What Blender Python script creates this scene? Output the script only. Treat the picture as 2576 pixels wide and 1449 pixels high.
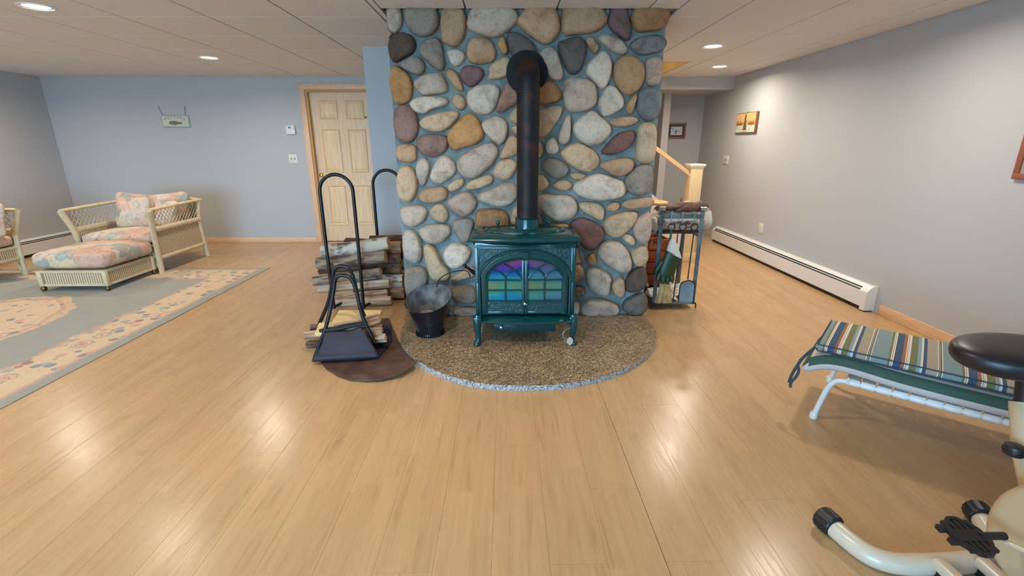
import bpy, bmesh, math, random
from mathutils import Vector, Matrix, noise as mnoise
random.seed(7)
for o in list(bpy.data.objects): bpy.data.objects.remove(o)
sc = bpy.context.scene
COL = sc.collection

# ---------------------------------------------------------------- camera
F, PITCH, YAW, ROLL, CAMH = 1188.84, 0.2942, 0.01227, -0.00214, 1.3437   # focal length in pixels of a 2576 x 1449 frame
def _axes():
    cp, sp, cy, sy = math.cos(PITCH), math.sin(PITCH), math.cos(YAW), math.sin(YAW)
    fw = Vector((sy*cp, cy*cp, -sp)); rt = Vector((cy, -sy, 0)); up = rt.cross(fw)
    c, s = math.cos(ROLL), math.sin(ROLL)
    return c*rt + s*up, -s*rt + c*up, fw
RT, UP, FW = _axes()
cam = bpy.data.cameras.new('camera'); cam.sensor_width = 36; cam.lens = F/2576*36; cam.clip_start = .05
camo = bpy.data.objects.new('camera', cam); COL.objects.link(camo)
camo.matrix_world = Matrix(((RT.x, UP.x, -FW.x, 0), (RT.y, UP.y, -FW.y, 0), (RT.z, UP.z, -FW.z, CAMH), (0, 0, 0, 1)))
sc.camera = camo
def ray(x, y): return FW + RT*((x-1288)/F) + UP*((724.5-y)/F)
def atz(x, y, z): d = ray(x, y); t = (z-CAMH)/d.z; return Vector((d.x*t, d.y*t, z))
def aty(x, y, Y): d = ray(x, y); t = Y/d.y; return Vector((d.x*t, Y, CAMH+d.z*t))
def atx(x, y, X): d = ray(x, y); t = X/d.x; return Vector((X, d.y*t, CAMH+d.z*t))

# ---------------------------------------------------------------- light set-up
SKY_STRENGTH, CAN_POWER, EXPOSURE = 28.0, 11.5, -0.16
sc.view_settings.view_transform = 'Standard'; sc.view_settings.look = 'None'
sc.view_settings.gamma = 1; sc.view_settings.use_curve_mapping = False; sc.view_settings.exposure = EXPOSURE
w = bpy.data.worlds.new('world'); sc.world = w; w.use_nodes = True
bg = w.node_tree.nodes['Background']; bg.inputs[0].default_value = (.32, .65, 1, 1); bg.inputs[1].default_value = SKY_STRENGTH

# room shell (metres, camera above the origin)
XL, XR, YF, YB, H = -6.09, 3.07, 6.79, -2.6, 2.21
WINDOWS = [(-4.3, -.6, .04, 2.04), (1.2, 2.0, 1.0, 1.8)]     # openings in the wall behind the camera: x0, x1, z0, z1
for i, (x0, x1, z0, z1) in enumerate(WINDOWS):                # daylight sampling at the openings
    l = bpy.data.lights.new('daylight_portal', 'AREA'); l.shape = 'RECTANGLE'; l.size = x1-x0; l.size_y = z1-z0
    l.cycles.is_portal = True
    o = bpy.data.objects.new('daylight_portal', l); COL.objects.link(o)
    o.location = ((x0+x1)/2, YB-.02, (z0+z1)/2); o.rotation_euler = (math.pi/2, 0, 0)

# ---------------------------------------------------------------- helpers
def s2l(v):
    v /= 255
    return v/12.92 if v <= .04045 else ((v+.055)/1.055)**2.4
def C(r, g, b): return (s2l(r), s2l(g), s2l(b), 1)
MATS = {}
def nodes_of(name):
    m = bpy.data.materials.new(name); m.use_nodes = True; MATS[name] = m
    nt = m.node_tree; b = nt.nodes['Principled BSDF']
    return m, nt, nt.nodes.new, nt.links.new, b
def mapping(nt, coord='Object', scale=(1, 1, 1), rand=False):
    tc = nt.nodes.new('ShaderNodeTexCoord'); mp = nt.nodes.new('ShaderNodeMapping'); mp.inputs['Scale'].default_value = scale
    nt.links.new(tc.outputs[coord], mp.inputs['Vector'])
    if rand:
        oi = nt.nodes.new('ShaderNodeObjectInfo'); mu = nt.nodes.new('ShaderNodeVectorMath'); mu.operation = 'SCALE'
        co = nt.nodes.new('ShaderNodeCombineXYZ')
        for k in range(3): nt.links.new(oi.outputs['Random'], co.inputs[k])
        nt.links.new(co.outputs[0], mu.inputs[0]); mu.inputs['Scale'].default_value = 37
        nt.links.new(mu.outputs[0], mp.inputs['Location'])
    return mp.outputs[0]
def tex(nt, vec, scale, detail=4, rough=.55, dist=0):
    n = nt.nodes.new('ShaderNodeTexNoise'); n.inputs['Scale'].default_value = scale; n.inputs['Detail'].default_value = detail
    n.inputs['Roughness'].default_value = rough; n.inputs['Distortion'].default_value = dist
    nt.links.new(vec, n.inputs['Vector']); return n.outputs['Fac']
def ramp(nt, fac, stops, interp='LINEAR'):
    r = nt.nodes.new('ShaderNodeValToRGB'); r.color_ramp.interpolation = interp
    e = r.color_ramp.elements
    while len(e) < len(stops): e.new(.5)
    for k, (p, c) in enumerate(stops): e[k].position = p; e[k].color = c
    nt.links.new(fac, r.inputs[0]); return r.outputs[0]
def mix(nt, fac, a, b, mode='MIX'):
    n = nt.nodes.new('ShaderNodeMix'); n.data_type = 'RGBA'; n.blend_type = mode
    for sock, v in ((n.inputs[0], fac), (n.inputs[6], a), (n.inputs[7], b)):
        if hasattr(v, 'is_output') or isinstance(v, bpy.types.NodeSocket): nt.links.new(v, sock)
        else: sock.default_value = v
    return n.outputs[2]
def math_(nt, op, a, b=0.0, c=0.0):
    n = nt.nodes.new('ShaderNodeMath'); n.operation = op
    for k, v in enumerate((a, b, c)):
        if isinstance(v, bpy.types.NodeSocket): nt.links.new(v, n.inputs[k])
        else: n.inputs[k].default_value = v
    return n.outputs[0]
def bump(nt, b, fac, strength=.3, dist=.01):
    n = nt.nodes.new('ShaderNodeBump'); n.inputs['Strength'].default_value = strength; n.inputs['Distance'].default_value = dist
    nt.links.new(fac, n.inputs['Height']); nt.links.new(n.outputs[0], b.inputs['Normal'])
def M(name, col, rough=.5, metal=0, col2=None, scale=8, lo=.35, hi=.65, stretch=(1, 1, 1), bmp=0, bscale=None, bdist=.004, coat=0, coord='Object', rand=False, spec=.5, detail=4):
    m, nt, new, link, b = nodes_of(name)
    b.inputs['Base Color'].default_value = col; b.inputs['Roughness'].default_value = rough; b.inputs['Metallic'].default_value = metal
    b.inputs['Coat Weight'].default_value = coat; b.inputs['Specular IOR Level'].default_value = spec
    if col2 or bmp:
        v = mapping(nt, coord, stretch, rand)
        f = tex(nt, v, scale, detail)
        if col2: link(ramp(nt, f, [(lo, col), (hi, col2)]), b.inputs['Base Color'])
        if bmp:
            g = f if not bscale else tex(nt, v, bscale, 3)
            bump(nt, b, g, bmp, bdist)
    return m
def emis(name, col, s):
    m, nt, new, link, b = nodes_of(name)
    b.inputs['Base Color'].default_value = col; b.inputs['Emission Color'].default_value = col; b.inputs['Emission Strength'].default_value = s
    return m

class MB:
    """collects geometry; build() links it as one mesh object"""
    def __init__(s): s.v, s.f, s.m = [], [], []; s.cur = 0
    def add(s, vs, fs):
        o = len(s.v); s.v += [Vector(p) for p in vs]; s.f += [tuple(i+o for i in f) for f in fs]; s.m += [s.cur]*len(fs); return s
    def box(s, x0, x1, y0, y1, z0, z1, bev=0, seg=2):
        if bev:
            bm = bmesh.new(); bmesh.ops.create_cube(bm, size=1)
            for v in bm.verts: v.co = ((x0+x1)/2+v.co.x*(x1-x0), (y0+y1)/2+v.co.y*(y1-y0), (z0+z1)/2+v.co.z*(z1-z0))
            bmesh.ops.bevel(bm, geom=list(bm.edges), offset=bev, segments=seg, profile=.5, affect='EDGES')
            return s.bm(bm)
        return s.add([(x, y, z) for x in (x0, x1) for y in (y0, y1) for z in (z0, z1)],
                     [(0, 1, 3, 2), (4, 6, 7, 5), (0, 4, 5, 1), (2, 3, 7, 6), (0, 2, 6, 4), (1, 5, 7, 3)])
    def bm(s, bm):
        bm.verts.index_update(); s.add([v.co.copy() for v in bm.verts], [[v.index for v in f.verts] for f in bm.faces]); bm.free(); return s
    def tube(s, pts, r, n=10, closed=False, cap=True, smooth=0, flat=None):
        """sweep a circle (radius r or list of radii) along pts"""
        pts = [Vector(p) for p in pts]
        rs = list(r) if isinstance(r, (list, tuple)) else [r]*len(pts)
        for _ in range(smooth):
            q, qr = [], []
            L = len(pts)
            rng = range(L if closed else L-1)
            if not closed: q.append(pts[0]); qr.append(rs[0])
            for i in rng:
                a, b = pts[i], pts[(i+1) % L]
                q += [a*.75+b*.25, a*.25+b*.75]; qr += [rs[i]*.75+rs[(i+1) % L]*.25, rs[i]*.25+rs[(i+1) % L]*.75]
            if not closed: q.append(pts[-1]); qr.append(rs[-1])
            pts, rs = q, qr
        L = len(pts); o = []; ref = None
        for i, p in enumerate(pts):
            a = pts[(i-1) % L] if (closed or i) else p; b = pts[(i+1) % L] if (closed or i < L-1) else p
            t = (b-a).normalized() if (b-a).length > 1e-9 else Vector((0, 0, 1))
            if ref is None: ref = Vector((0, 0, 1)) if abs(t.z) < .9 else Vector((1, 0, 0))
            u = (ref - t*ref.dot(t)).normalized(); ref = u; w_ = t.cross(u)
            fl = flat if flat else 1
            o += [p + (u*math.cos(k*2*math.pi/n)*fl + w_*math.sin(k*2*math.pi/n))*rs[i] for k in range(n)]
        fs = []
        for i in range(L if closed else L-1):
            j = (i+1) % L
            for k in range(n):
                fs.append((i*n+k, i*n+(k+1) % n, j*n+(k+1) % n, j*n+k))
        if cap and not closed: fs += [tuple(reversed(range(n))), tuple((L-1)*n+k for k in range(n))]
        return s.add(o, fs)
    def lathe(s, prof, n=24, at=(0, 0, 0), sx=1, sy=1, close=True, fn=None):
        """prof: (radius, z) list turned about z"""
        o = []
        for (r, z) in prof:
            for k in range(n):
                a = k*2*math.pi/n; p = Vector((at[0]+r*sx*math.cos(a), at[1]+r*sy*math.sin(a), at[2]+z)); o.append(fn(p) if fn else p)
        fs = [(i*n+k, i*n+(k+1) % n, (i+1)*n+(k+1) % n, (i+1)*n+k) for i in range(len(prof)-1) for k in range(n)]
        if close: fs += [tuple(reversed(range(n))), tuple((len(prof)-1)*n+k for k in range(n))]
        return s.add(o, fs)
    def prism(s, poly, ext):
        """polygon (3-D points) pushed along vector ext"""
        e = Vector(ext); n = len(poly); P = [Vector(p) for p in poly]
        return s.add(P+[p+e for p in P], [tuple(range(n)), tuple(reversed(range(n, 2*n)))] + [(k, k+n, (k+1) % n+n, (k+1) % n) for k in range(n)])
    def grid(s, fn, nu, nv, closeu=False, closev=False):
        o = [fn(i/(nu if closeu else nu-1), j/(nv if closev else nv-1)) for i in range(nu) for j in range(nv)]
        fs = []
        for i in range(nu if closeu else nu-1):
            for j in range(nv if closev else nv-1):
                a, b = (i+1) % nu, (j+1) % nv
                fs.append((i*nv+j, a*nv+j, a*nv+b, i*nv+b))
        return s.add(o, fs)
    def cushion(s, sx, sy, sz, n=10, pw=4, crown=.25, at=(0, 0, 0), fn=None, pinch=0, edge=.4):
        """plump box cushion: superellipsoid-like"""
        def f(u, v):
            th = (u-.5)*2*math.pi; ph = (v-.5)*math.pi
            def sp(x, e): return math.copysign(abs(x)**e, x)
            ex = 2/pw
            r = sp(max(0, math.cos(ph)), edge)
            x = r*sp(math.cos(th), ex); y = r*sp(math.sin(th), ex); z = sp(math.sin(ph), edge+.1)
            q = (1-crown) + crown*(1-max(abs(x), abs(y))**2)
            k = 1 - pinch*(1-min(abs(x), abs(y)))*max(abs(x), abs(y))
            p = Vector((x*sx/2*k, y*sy/2*k, z*sz/2*q))
            p = fn(p) if fn else p
            return p+Vector(at)
        return s.grid(f, n*4, n, closeu=True)
    def build(s, name, m, parent=None, smooth=35, origin=None, kind=None, subsurf=0):
        me = bpy.data.meshes.new(name)
        o3 = Vector(origin) if origin is not None else Vector((0, 0, 0))
        me.from_pydata([v-o3 for v in s.v], [], s.f)
        ms = m if isinstance(m, (list, tuple)) else [m]
        for x in ms: me.materials.append(x)
        if len(ms) > 1:
            for p, k in zip(me.polygons, s.m): p.material_index = k
        b = bmesh.new(); b.from_mesh(me); bmesh.ops.recalc_face_normals(b, faces=b.faces); b.to_mesh(me); b.free()
        if smooth:
            for p in me.polygons: p.use_smooth = True
            me.set_sharp_from_angle(angle=math.radians(smooth))
        o = bpy.data.objects.new(name, me); COL.objects.link(o); o.location = o3
        if parent: o.parent = parent
        if kind: o['kind'] = kind
        return o
def tag(o, label, cat, group=None):
    o['label'] = label; o['category'] = cat
    if group: o['group'] = group
    return o
def thing(name, label, cat, loc=(0, 0, 0), rz=0, group=None):
    o = bpy.data.objects.new(name, None); COL.objects.link(o); o.location = loc; o.rotation_euler = (0, 0, rz); o.empty_display_size = .1
    return tag(o, label, cat, group)
def struct(o, label=None, cat=None):
    o['kind'] = 'structure'
    if label: o['label'] = label
    if cat: o['category'] = cat
    return o
def copy_tree(o, parent=None):
    c = o.copy(); COL.objects.link(c); c.parent = parent
    for ch in o.children: copy_tree(ch, c)
    return c
def boxpart(name, m, parent, *a, bev=0, **k): return MB().box(*a, bev=bev).build(name, m, parent, **k)
def text(name, s, size, m, parent, mtx, depth=.0008):
    cu = bpy.data.curves.new(name, 'FONT'); cu.body = s; cu.size = size; cu.extrude = depth; cu.align_x = 'CENTER'; cu.align_y = 'CENTER'
    t = bpy.data.objects.new(name, cu); COL.objects.link(t)
    me = bpy.data.meshes.new_from_object(t); bpy.data.objects.remove(t)
    me.materials.clear(); me.materials.append(m)
    o = bpy.data.objects.new(name, me); COL.objects.link(o); me.transform(mtx)
    if parent: o.parent = parent
    return o
# ---------------------------------------------------------------- materials
wall_m = M('wall_paint', C(181, 180, 179), .8, bmp=.05, scale=120, bdist=.001)
ceil_m = M('ceiling_tile', C(226, 224, 222), .9, col2=C(218, 214, 210), scale=60, bmp=.25, bscale=260, bdist=.0015, rand=True)
tee_m = M('ceiling_tee', C(150, 128, 104), .6)
trimw_m = M('pale_oak_trim', C(231, 190, 152), .45, col2=C(216, 172, 136), scale=6, stretch=(12, 12, 1), rand=True)
trimh_m = M('oak_baseboard', C(231, 190, 148), .45, col2=C(214, 168, 126), scale=6, stretch=(1, 1, 14))
door_m = M('pine_door', C(231, 199, 160), .4, col2=C(220, 184, 142), scale=5, stretch=(10, 10, .8), lo=.4, hi=.62)
panel_m = M('pine_panel', C(235, 203, 160), .4, col2=C(224, 188, 140), scale=4, stretch=(10, 10, .8), lo=.4, hi=.62)
jamb_m = M('amber_jamb', C(196, 140, 70), .4)
white_m = M('white_enamel', C(222, 220, 216), .35)
heat_m = M('heater_enamel', C(224, 218, 208), .35)
slot_m = M('heater_dark', C(20, 20, 24), .5)
plate_m = M('ivory_plate', C(218, 212, 196), .4)
plated_m = M('plate_dark', C(110, 106, 98), .4)
brass_m = M('brass', C(200, 160, 80), .2, 1)
chrome_m = M('chrome', C(200, 200, 205), .15, 1)
black_m = M('black_metal', C(20, 21, 23), .35, .1, spec=.4)
blackp_m = M('black_plastic', C(26, 25, 27), .45)
iron_m = M('wrought_iron', C(46, 40, 38), .5, .5)
lens_m = emis('lamp_lens', (1, .95, .88, 1), 9)
can_m = M('lamp_trim', C(235, 232, 226), .4)

def floor_mat():
    m, nt, new, link, b = nodes_of('oak_laminate')
    g = new('ShaderNodeNewGeometry'); oi = new('ShaderNodeObjectInfo')
    sep = new('ShaderNodeSeparateXYZ'); link(g.outputs['Position'], sep.inputs[0])
    x = sep.outputs[0]; y = sep.outputs[1]
    st = math_(nt, 'FLOOR', math_(nt, 'MULTIPLY', x, 1/.065))                    # three strips to a board
    wn = new('ShaderNodeTexWhiteNoise'); wn.noise_dimensions = '1D'; link(st, wn.inputs['W'])
    yy = math_(nt, 'FLOOR', math_(nt, 'ADD', math_(nt, 'MULTIPLY', y, 1.7), math_(nt, 'MULTIPLY', wn.outputs[0], 9)))
    wn2 = new('ShaderNodeTexWhiteNoise'); wn2.noise_dimensions = '2D'
    cv = new('ShaderNodeCombineXYZ'); link(st, cv.inputs[0]); link(yy, cv.inputs[1]); link(cv.outputs[0], wn2.inputs['Vector'])
    vec = new('ShaderNodeCombineXYZ')
    link(math_(nt, 'MULTIPLY', x, 22), vec.inputs[0]); link(math_(nt, 'MULTIPLY', y, 1.3), vec.inputs[1])
    link(math_(nt, 'ADD', math_(nt, 'MULTIPLY', oi.outputs['Random'], 50), math_(nt, 'MULTIPLY', wn2.outputs[0], 30)), vec.inputs[2])
    n1 = tex(nt, vec.outputs[0], 1.6, 5, .6, 1.2)
    vec2 = new('ShaderNodeCombineXYZ')
    link(math_(nt, 'MULTIPLY', x, 90), vec2.inputs[0]); link(math_(nt, 'MULTIPLY', y, 4), vec2.inputs[1]); link(wn2.outputs[0], vec2.inputs[2])
    n2 = tex(nt, vec2.outputs[0], 2.2, 4, .6)
    base = ramp(nt, n1, [(.25, C(172, 131, 92)), (.42, C(188, 149, 105)), (.62, C(194, 156, 111)), (.75, C(188, 147, 103))])
    tone = ramp(nt, wn2.outputs[0], [(0, (.93, .915, .90, 1)), (1, (1.04, 1.04, 1.04, 1))])
    base = mix(nt, 1.0, base, tone, 'MULTIPLY')
    pore = ramp(nt, n2, [(.27, (.84, .80, .76, 1)), (.38, (1, 1, 1, 1))])
    base = mix(nt, .6, base, pore, 'MULTIPLY')
    link(base, b.inputs['Base Color'])
    b.inputs['Roughness'].default_value = .3; b.inputs['Specular IOR Level'].default_value = .34
    r = ramp(nt, n2, [(.3, (.32, .32, .32, 1)), (.6, (.22, .22, .22, 1))]); link(r, b.inputs['Roughness'])
    bump(nt, b, n2, .05, .002)
    return m
floor_m = floor_mat()
seam_m = M('floor_underlay', C(120, 84, 54), .8)

def stone_mat():
    m, nt, new, link, b = nodes_of('field_stone')
    oi = new('ShaderNodeObjectInfo'); v = mapping(nt, 'Object', (1, 1, 1), True)
    n1 = tex(nt, v, 9, 6, .65, .4); n2 = tex(nt, v, 45, 5, .7); n3 = tex(nt, v, 130, 3, .6)
    t = ramp(nt, n1, [(.28, (.62, .56, .50, 1)), (.5, (1, 1, 1, 1)), (.75, (1.15, 1.13, 1.10, 1))])
    c = mix(nt, 1.0, oi.outputs['Color'], t, 'MULTIPLY')
    c = mix(nt, .75, c, ramp(nt, n2, [(.28, (.48, .44, .42, 1)), (.45, (1, 1, 1, 1)), (.7, (1.1, 1.1, 1.1, 1))]), 'MULTIPLY')
    c = mix(nt, .5, c, ramp(nt, n3, [(.3, (.55, .52, .5, 1)), (.42, (1, 1, 1, 1))]), 'MULTIPLY')
    link(c, b.inputs['Base Color']); b.inputs['Roughness'].default_value = .78; b.inputs['Specular IOR Level'].default_value = .3
    bump(nt, b, math_(nt, 'ADD', n1, math_(nt, 'MULTIPLY', n2, .45)), .9, .02)
    return m
stone_m = stone_mat()
mortar_m = M('blue_grey_mortar', C(103, 116, 115), .9, col2=C(132, 144, 141), scale=14, bmp=.8, bscale=60, bdist=.006, detail=6)

def granite():
    m, nt, new, link, b = nodes_of('hearth_granite')
    v = mapping(nt); a = tex(nt, v, 120, 2, .6); c2 = tex(nt, v, 45, 3, .6); d = tex(nt, v, 5, 3)
    base = ramp(nt, a, [(.36, C(72, 62, 54)), (.46, C(156, 134, 108)), (.56, C(182, 160, 130)), (.68, C(214, 198, 170))])
    base = mix(nt, .7, base, ramp(nt, c2, [(.35, C(140, 120, 96)), (.6, C(246, 236, 218))]), 'MULTIPLY')
    base = mix(nt, .6, base, ramp(nt, d, [(.35, (.75, .74, .74, 1)), (.65, (1.1, 1.08, 1.02, 1))]), 'MULTIPLY')
    g = new('ShaderNodeNewGeometry'); sp_ = new('ShaderNodeSeparateXYZ'); link(g.outputs['True Normal'], sp_.inputs[0])
    rim = ramp(nt, a, [(.36, C(84, 84, 84)), (.5, C(160, 156, 150)), (.62, C(196, 190, 182))])           # clean polished edge
    base = mix(nt, math_(nt, 'LESS_THAN', sp_.outputs[2], .75), base, rim)
    link(base, b.inputs['Base Color']); b.inputs['Roughness'].default_value = .3
    return m
granite_m = granite()
enamel_m = M('green_enamel', C(8, 60, 62), .18, bmp=.06, scale=30, bdist=.002, coat=.15)
enamelt_m = M('green_enamel_pebbled', C(8, 60, 62), .22, bmp=.7, scale=55, bdist=.006, coat=.1)
stovepipe_m = M('rusted_stovepipe', C(22, 19, 22), .55, 0, spec=.3, col2=C(62, 32, 27), scale=7, lo=.5, hi=.66, bmp=.08)
rust_m = M('rust_flake', C(92, 42, 32), .8)
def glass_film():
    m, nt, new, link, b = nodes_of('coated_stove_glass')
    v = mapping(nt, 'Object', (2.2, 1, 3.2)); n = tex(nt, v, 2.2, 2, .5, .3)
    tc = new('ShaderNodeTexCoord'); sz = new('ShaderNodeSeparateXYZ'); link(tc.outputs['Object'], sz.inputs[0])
    # iridescent glass reflections painted into the colour: straw in the middle through cyan and blue to violet at the edges
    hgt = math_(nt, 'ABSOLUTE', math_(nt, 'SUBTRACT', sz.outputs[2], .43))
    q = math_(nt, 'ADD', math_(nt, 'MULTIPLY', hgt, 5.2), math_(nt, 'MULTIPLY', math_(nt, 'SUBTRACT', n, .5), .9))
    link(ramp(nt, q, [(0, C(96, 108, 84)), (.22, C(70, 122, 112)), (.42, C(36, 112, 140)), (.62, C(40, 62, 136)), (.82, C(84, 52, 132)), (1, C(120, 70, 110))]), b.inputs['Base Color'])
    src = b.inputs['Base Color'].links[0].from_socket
    worn = math_(nt, 'MULTIPLY', math_(nt, 'MINIMUM', math_(nt, 'MAXIMUM', math_(nt, 'MULTIPLY', math_(nt, 'SUBTRACT', sz.outputs[0], .09), 6), 0), 1), .6)   # painted reflections dulled to grey on one door, not wear
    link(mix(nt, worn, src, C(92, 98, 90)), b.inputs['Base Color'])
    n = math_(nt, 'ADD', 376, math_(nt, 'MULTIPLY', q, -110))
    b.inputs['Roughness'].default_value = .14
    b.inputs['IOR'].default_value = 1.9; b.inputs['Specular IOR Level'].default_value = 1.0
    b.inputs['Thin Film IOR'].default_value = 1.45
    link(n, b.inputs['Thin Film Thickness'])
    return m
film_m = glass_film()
leather_m = M('brown_mat', C(74, 50, 40), .5, col2=C(98, 70, 56), scale=9, bmp=.2, bscale=90)
sling_m = M('blue_black_leather', C(32, 28, 38), .65, col2=C(44, 38, 48), scale=7, bmp=.3, bscale=60)
ash_m = M('pale_ash', C(176, 162, 140), .95, col2=C(120, 112, 104), scale=14, bmp=.5)
bucket_m = M('black_hod', C(24, 26, 34), .22, .2)
bucketin_m = M('ashy_inside', C(120, 116, 112), .9, col2=C(60, 60, 64), scale=12)
def bark(name, a, b_, stretch, sc_=10, lo=.38, hi=.6, bm=.8): return M(name, a, .85, col2=b_, scale=sc_, lo=lo, hi=hi, stretch=stretch, bmp=bm, bdist=.01, rand=True, detail=7)
birch_m = bark('birch_bark', C(80, 70, 62), C(190, 174, 156), (1.2, 3, 3), 7, .36, .5, .4)
bark_m = bark('grey_bark', C(74, 58, 46), C(150, 126, 102), (1, 3, 3), 9)
bark2_m = bark('brown_bark', C(60, 40, 30), C(118, 84, 62), (1, 3, 3), 9)
split_m = bark('split_wood', C(140, 108, 82), C(194, 168, 138), (.8, 7, 7), 7, .3, .6, .6)
splitr_m = bark('reddish_split_wood', C(104, 62, 44), C(178, 138, 106), (.8, 8, 8), 7, .32, .56, .7)
cut_m = M('sawn_end', C(206, 160, 106), .8, col2=C(228, 190, 138), scale=25, rand=True)
board_m = M('pine_board', C(224, 186, 124), .6, col2=C(232, 198, 138), scale=6, stretch=(1, 8, 8))
crate_m = M('orange_stained_crate', C(128, 58, 24), .5, col2=C(156, 78, 36), scale=7, stretch=(1, 8, 8))
def floral():
    m, nt, new, link, b = nodes_of('pastel_floral_fabric')
    v = mapping(nt, 'Object', (1, 1, 1))
    d = new('ShaderNodeVectorMath'); d.operation = 'ADD'
    nz = new('ShaderNodeTexNoise'); nz.inputs['Scale'].default_value = 9; nz.inputs['Detail'].default_value = 3; link(v, nz.inputs['Vector'])
    s_ = new('ShaderNodeVectorMath'); s_.operation = 'SCALE'; s_.inputs['Scale'].default_value = .22; link(nz.outputs['Color'], s_.inputs[0])
    link(v, d.inputs[0]); link(s_.outputs[0], d.inputs[1])
    vo = new('ShaderNodeTexVoronoi'); vo.inputs['Scale'].default_value = 6.5; link(d.outputs[0], vo.inputs['Vector'])
    sp = new('ShaderNodeSeparateColor'); link(vo.outputs['Color'], sp.inputs[0])
    c = ramp(nt, sp.outputs[0], [(0, C(214, 178, 154)), (.2, C(216, 194, 160)), (.38, C(162, 166, 154)), (.52, C(214, 194, 176)), (.70, C(178, 178, 162)), (.82, C(206, 168, 146))], 'CONSTANT')
    pet = ramp(nt, vo.outputs['Distance'], [(.1, (1.04, 1.03, 1.0, 1)), (.5, (.9, .88, .88, 1))])
    c = mix(nt, .8, c, pet, 'MULTIPLY')
    st = tex(nt, d.outputs[0], 26, 2)
    c = mix(nt, .35, c, ramp(nt, st, [(.36, C(120, 150, 156)), (.46, (1, 1, 1, 1))]), 'MULTIPLY')
    link(c, b.inputs['Base Color']); b.inputs['Roughness'].default_value = .9
    bump(nt, b, tex(nt, v, 12, 2), .3, .015)
    return m
floral_m = floral()
def wicker(name, sc_, ax):
    m, nt, new, link, b = nodes_of(name)
    v = mapping(nt); wv = new('ShaderNodeTexWave'); wv.wave_type = 'BANDS'; wv.bands_direction = ax; wv.inputs['Scale'].default_value = sc_; wv.inputs['Distortion'].default_value = .4
    link(v, wv.inputs['Vector'])
    w2 = new('ShaderNodeTexWave'); w2.bands_direction = 'Z'; w2.inputs['Scale'].default_value = sc_*2; link(v, w2.inputs['Vector'])
    f = math_(nt, 'MULTIPLY', wv.outputs[1], math_(nt, 'ADD', math_(nt, 'MULTIPLY', w2.outputs[1], .35), .65))
    link(ramp(nt, f, [(.1, C(146, 122, 90)), (.6, C(212, 190, 154)), (1, C(226, 206, 172))]), b.inputs['Base Color'])
    b.inputs['Roughness'].default_value = .6; bump(nt, b, f, .6, .006); return m
wickx_m = wicker('wicker_weave_across', 14, 'X'); wicky_m = wicker('wicker_weave_along', 14, 'Y')
rattan_m = M('whitewashed_rattan', C(216, 196, 160), .5, col2=C(200, 178, 140), scale=20, bmp=.3)
teal_m = M('faded_blue_steel', C(92, 106, 106), .45, .05, col2=C(46, 46, 54), scale=5, lo=.45, hi=.7)
pan_m = M('pale_blue_pan', C(122, 142, 146), .4, .1, col2=C(100, 122, 130), scale=8)
glove_m = M('brown_leather_glove', C(112, 72, 56), .7, col2=C(78, 50, 42), scale=9, bmp=.5)
green_m = M('green_rubber', C(26, 54, 32), .45, bmp=.3, scale=30)
cuff_m = M('grey_canvas_cuff', C(190, 184, 176), .9, bmp=.2, scale=60)
straw_m = M('broom_straw', C(204, 172, 112), .8, col2=C(182, 146, 92), scale=30)
dgreen_m = M('green_handle', C(30, 58, 30), .5)
lw_m = M('white_tube_enamel', C(216, 212, 206), .3)
strap_m = M('white_vinyl_strap', C(220, 218, 214), .35)
vinyl_m = M('black_vinyl', C(34, 30, 34), .38, bmp=.1, scale=90)
cream_m = M('cream_enamel', C(208, 190, 166), .25)
beige_m = M('beige_plastic', C(198, 168, 130), .5)
cushw_m = M('off_white_canvas', C(196, 186, 178), .9, bmp=.15, scale=40)
cushg_m = M('dark_green_canvas', C(60, 84, 74), .9, bmp=.15, scale=40)
tan_m = M('tan_wood_top', C(214, 166, 104), .45, col2=C(224, 180, 120), scale=8, stretch=(1, 6, 1))
redst_m = M('red_brown_stick', C(170, 82, 48), .6)
# ---------------------------------------------------------------- room shell
FPX0, FPX1, FPY, CHY = -.80, 1.10, 3.60, 4.81           # chimney core
HATCH = (-.6, 2.0, 5.69, 6.70)                            # stairwell opening in the ceiling
HATCHO = (-.622, 2.022, 5.668, 6.722)
# floor: sub-floor, boards as parts (nearest the window wall only as one joined field)
PW, PLN, SEAM = .195, 1.28, .53
fl = struct(boxpart('floor', seam_m, None, XL-.1, XR+.1, YB-.1, 7.9, -.1, -.011))
pm = {}
def board(x0, x1, y0, y1, mb=None):
    g = .00025
    k = (round(x1-x0, 4), round(y1-y0, 4))
    if mb is not None: mb.box(x0+g, x1-g, y0+g, y1-g, -.011, 0); return
    if k not in pm:
        o = MB().box(-(k[0]/2-g), k[0]/2-g, -(k[1]/2-g), k[1]/2-g, -.011, 0, bev=.0004, seg=1).build('floor_plank', floor_m, fl, smooth=0)
        pm[k] = o.data
    else:
        o = bpy.data.objects.new('floor_plank', pm[k]); COL.objects.link(o); o.parent = fl
    o.location = ((x0+x1)/2, (y0+y1)/2, 0)
field = MB()
c0 = math.floor((XL-SEAM)/PW)
rnd = random.Random(3)
for c in range(c0, math.ceil((XR-SEAM)/PW)):
    x0, x1 = max(XL, SEAM+c*PW)+(.0016 if c == 0 else 0), min(XR, SEAM+(c+1)*PW)     # one open joint in front of the hearth
    off = rnd.choice([0, .32, .64, .96])+rnd.uniform(-.05, .05)
    y = YB - off
    while y < 7.85:
        a, b_ = max(y, YB), min(y+PLN, 7.85)
        if b_-a > .01:
            behind = (x1 < 1.0 and a > 6.85)
            if behind: pass
            elif b_ < .85 or (a > 6.2 and x0 < 1.2): board(x0, x1, a, b_, field)
            else: board(x0, x1, a, b_)
        y += PLN
field.build('plank_field', floor_m, fl, smooth=0, kind='stuff')

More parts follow.
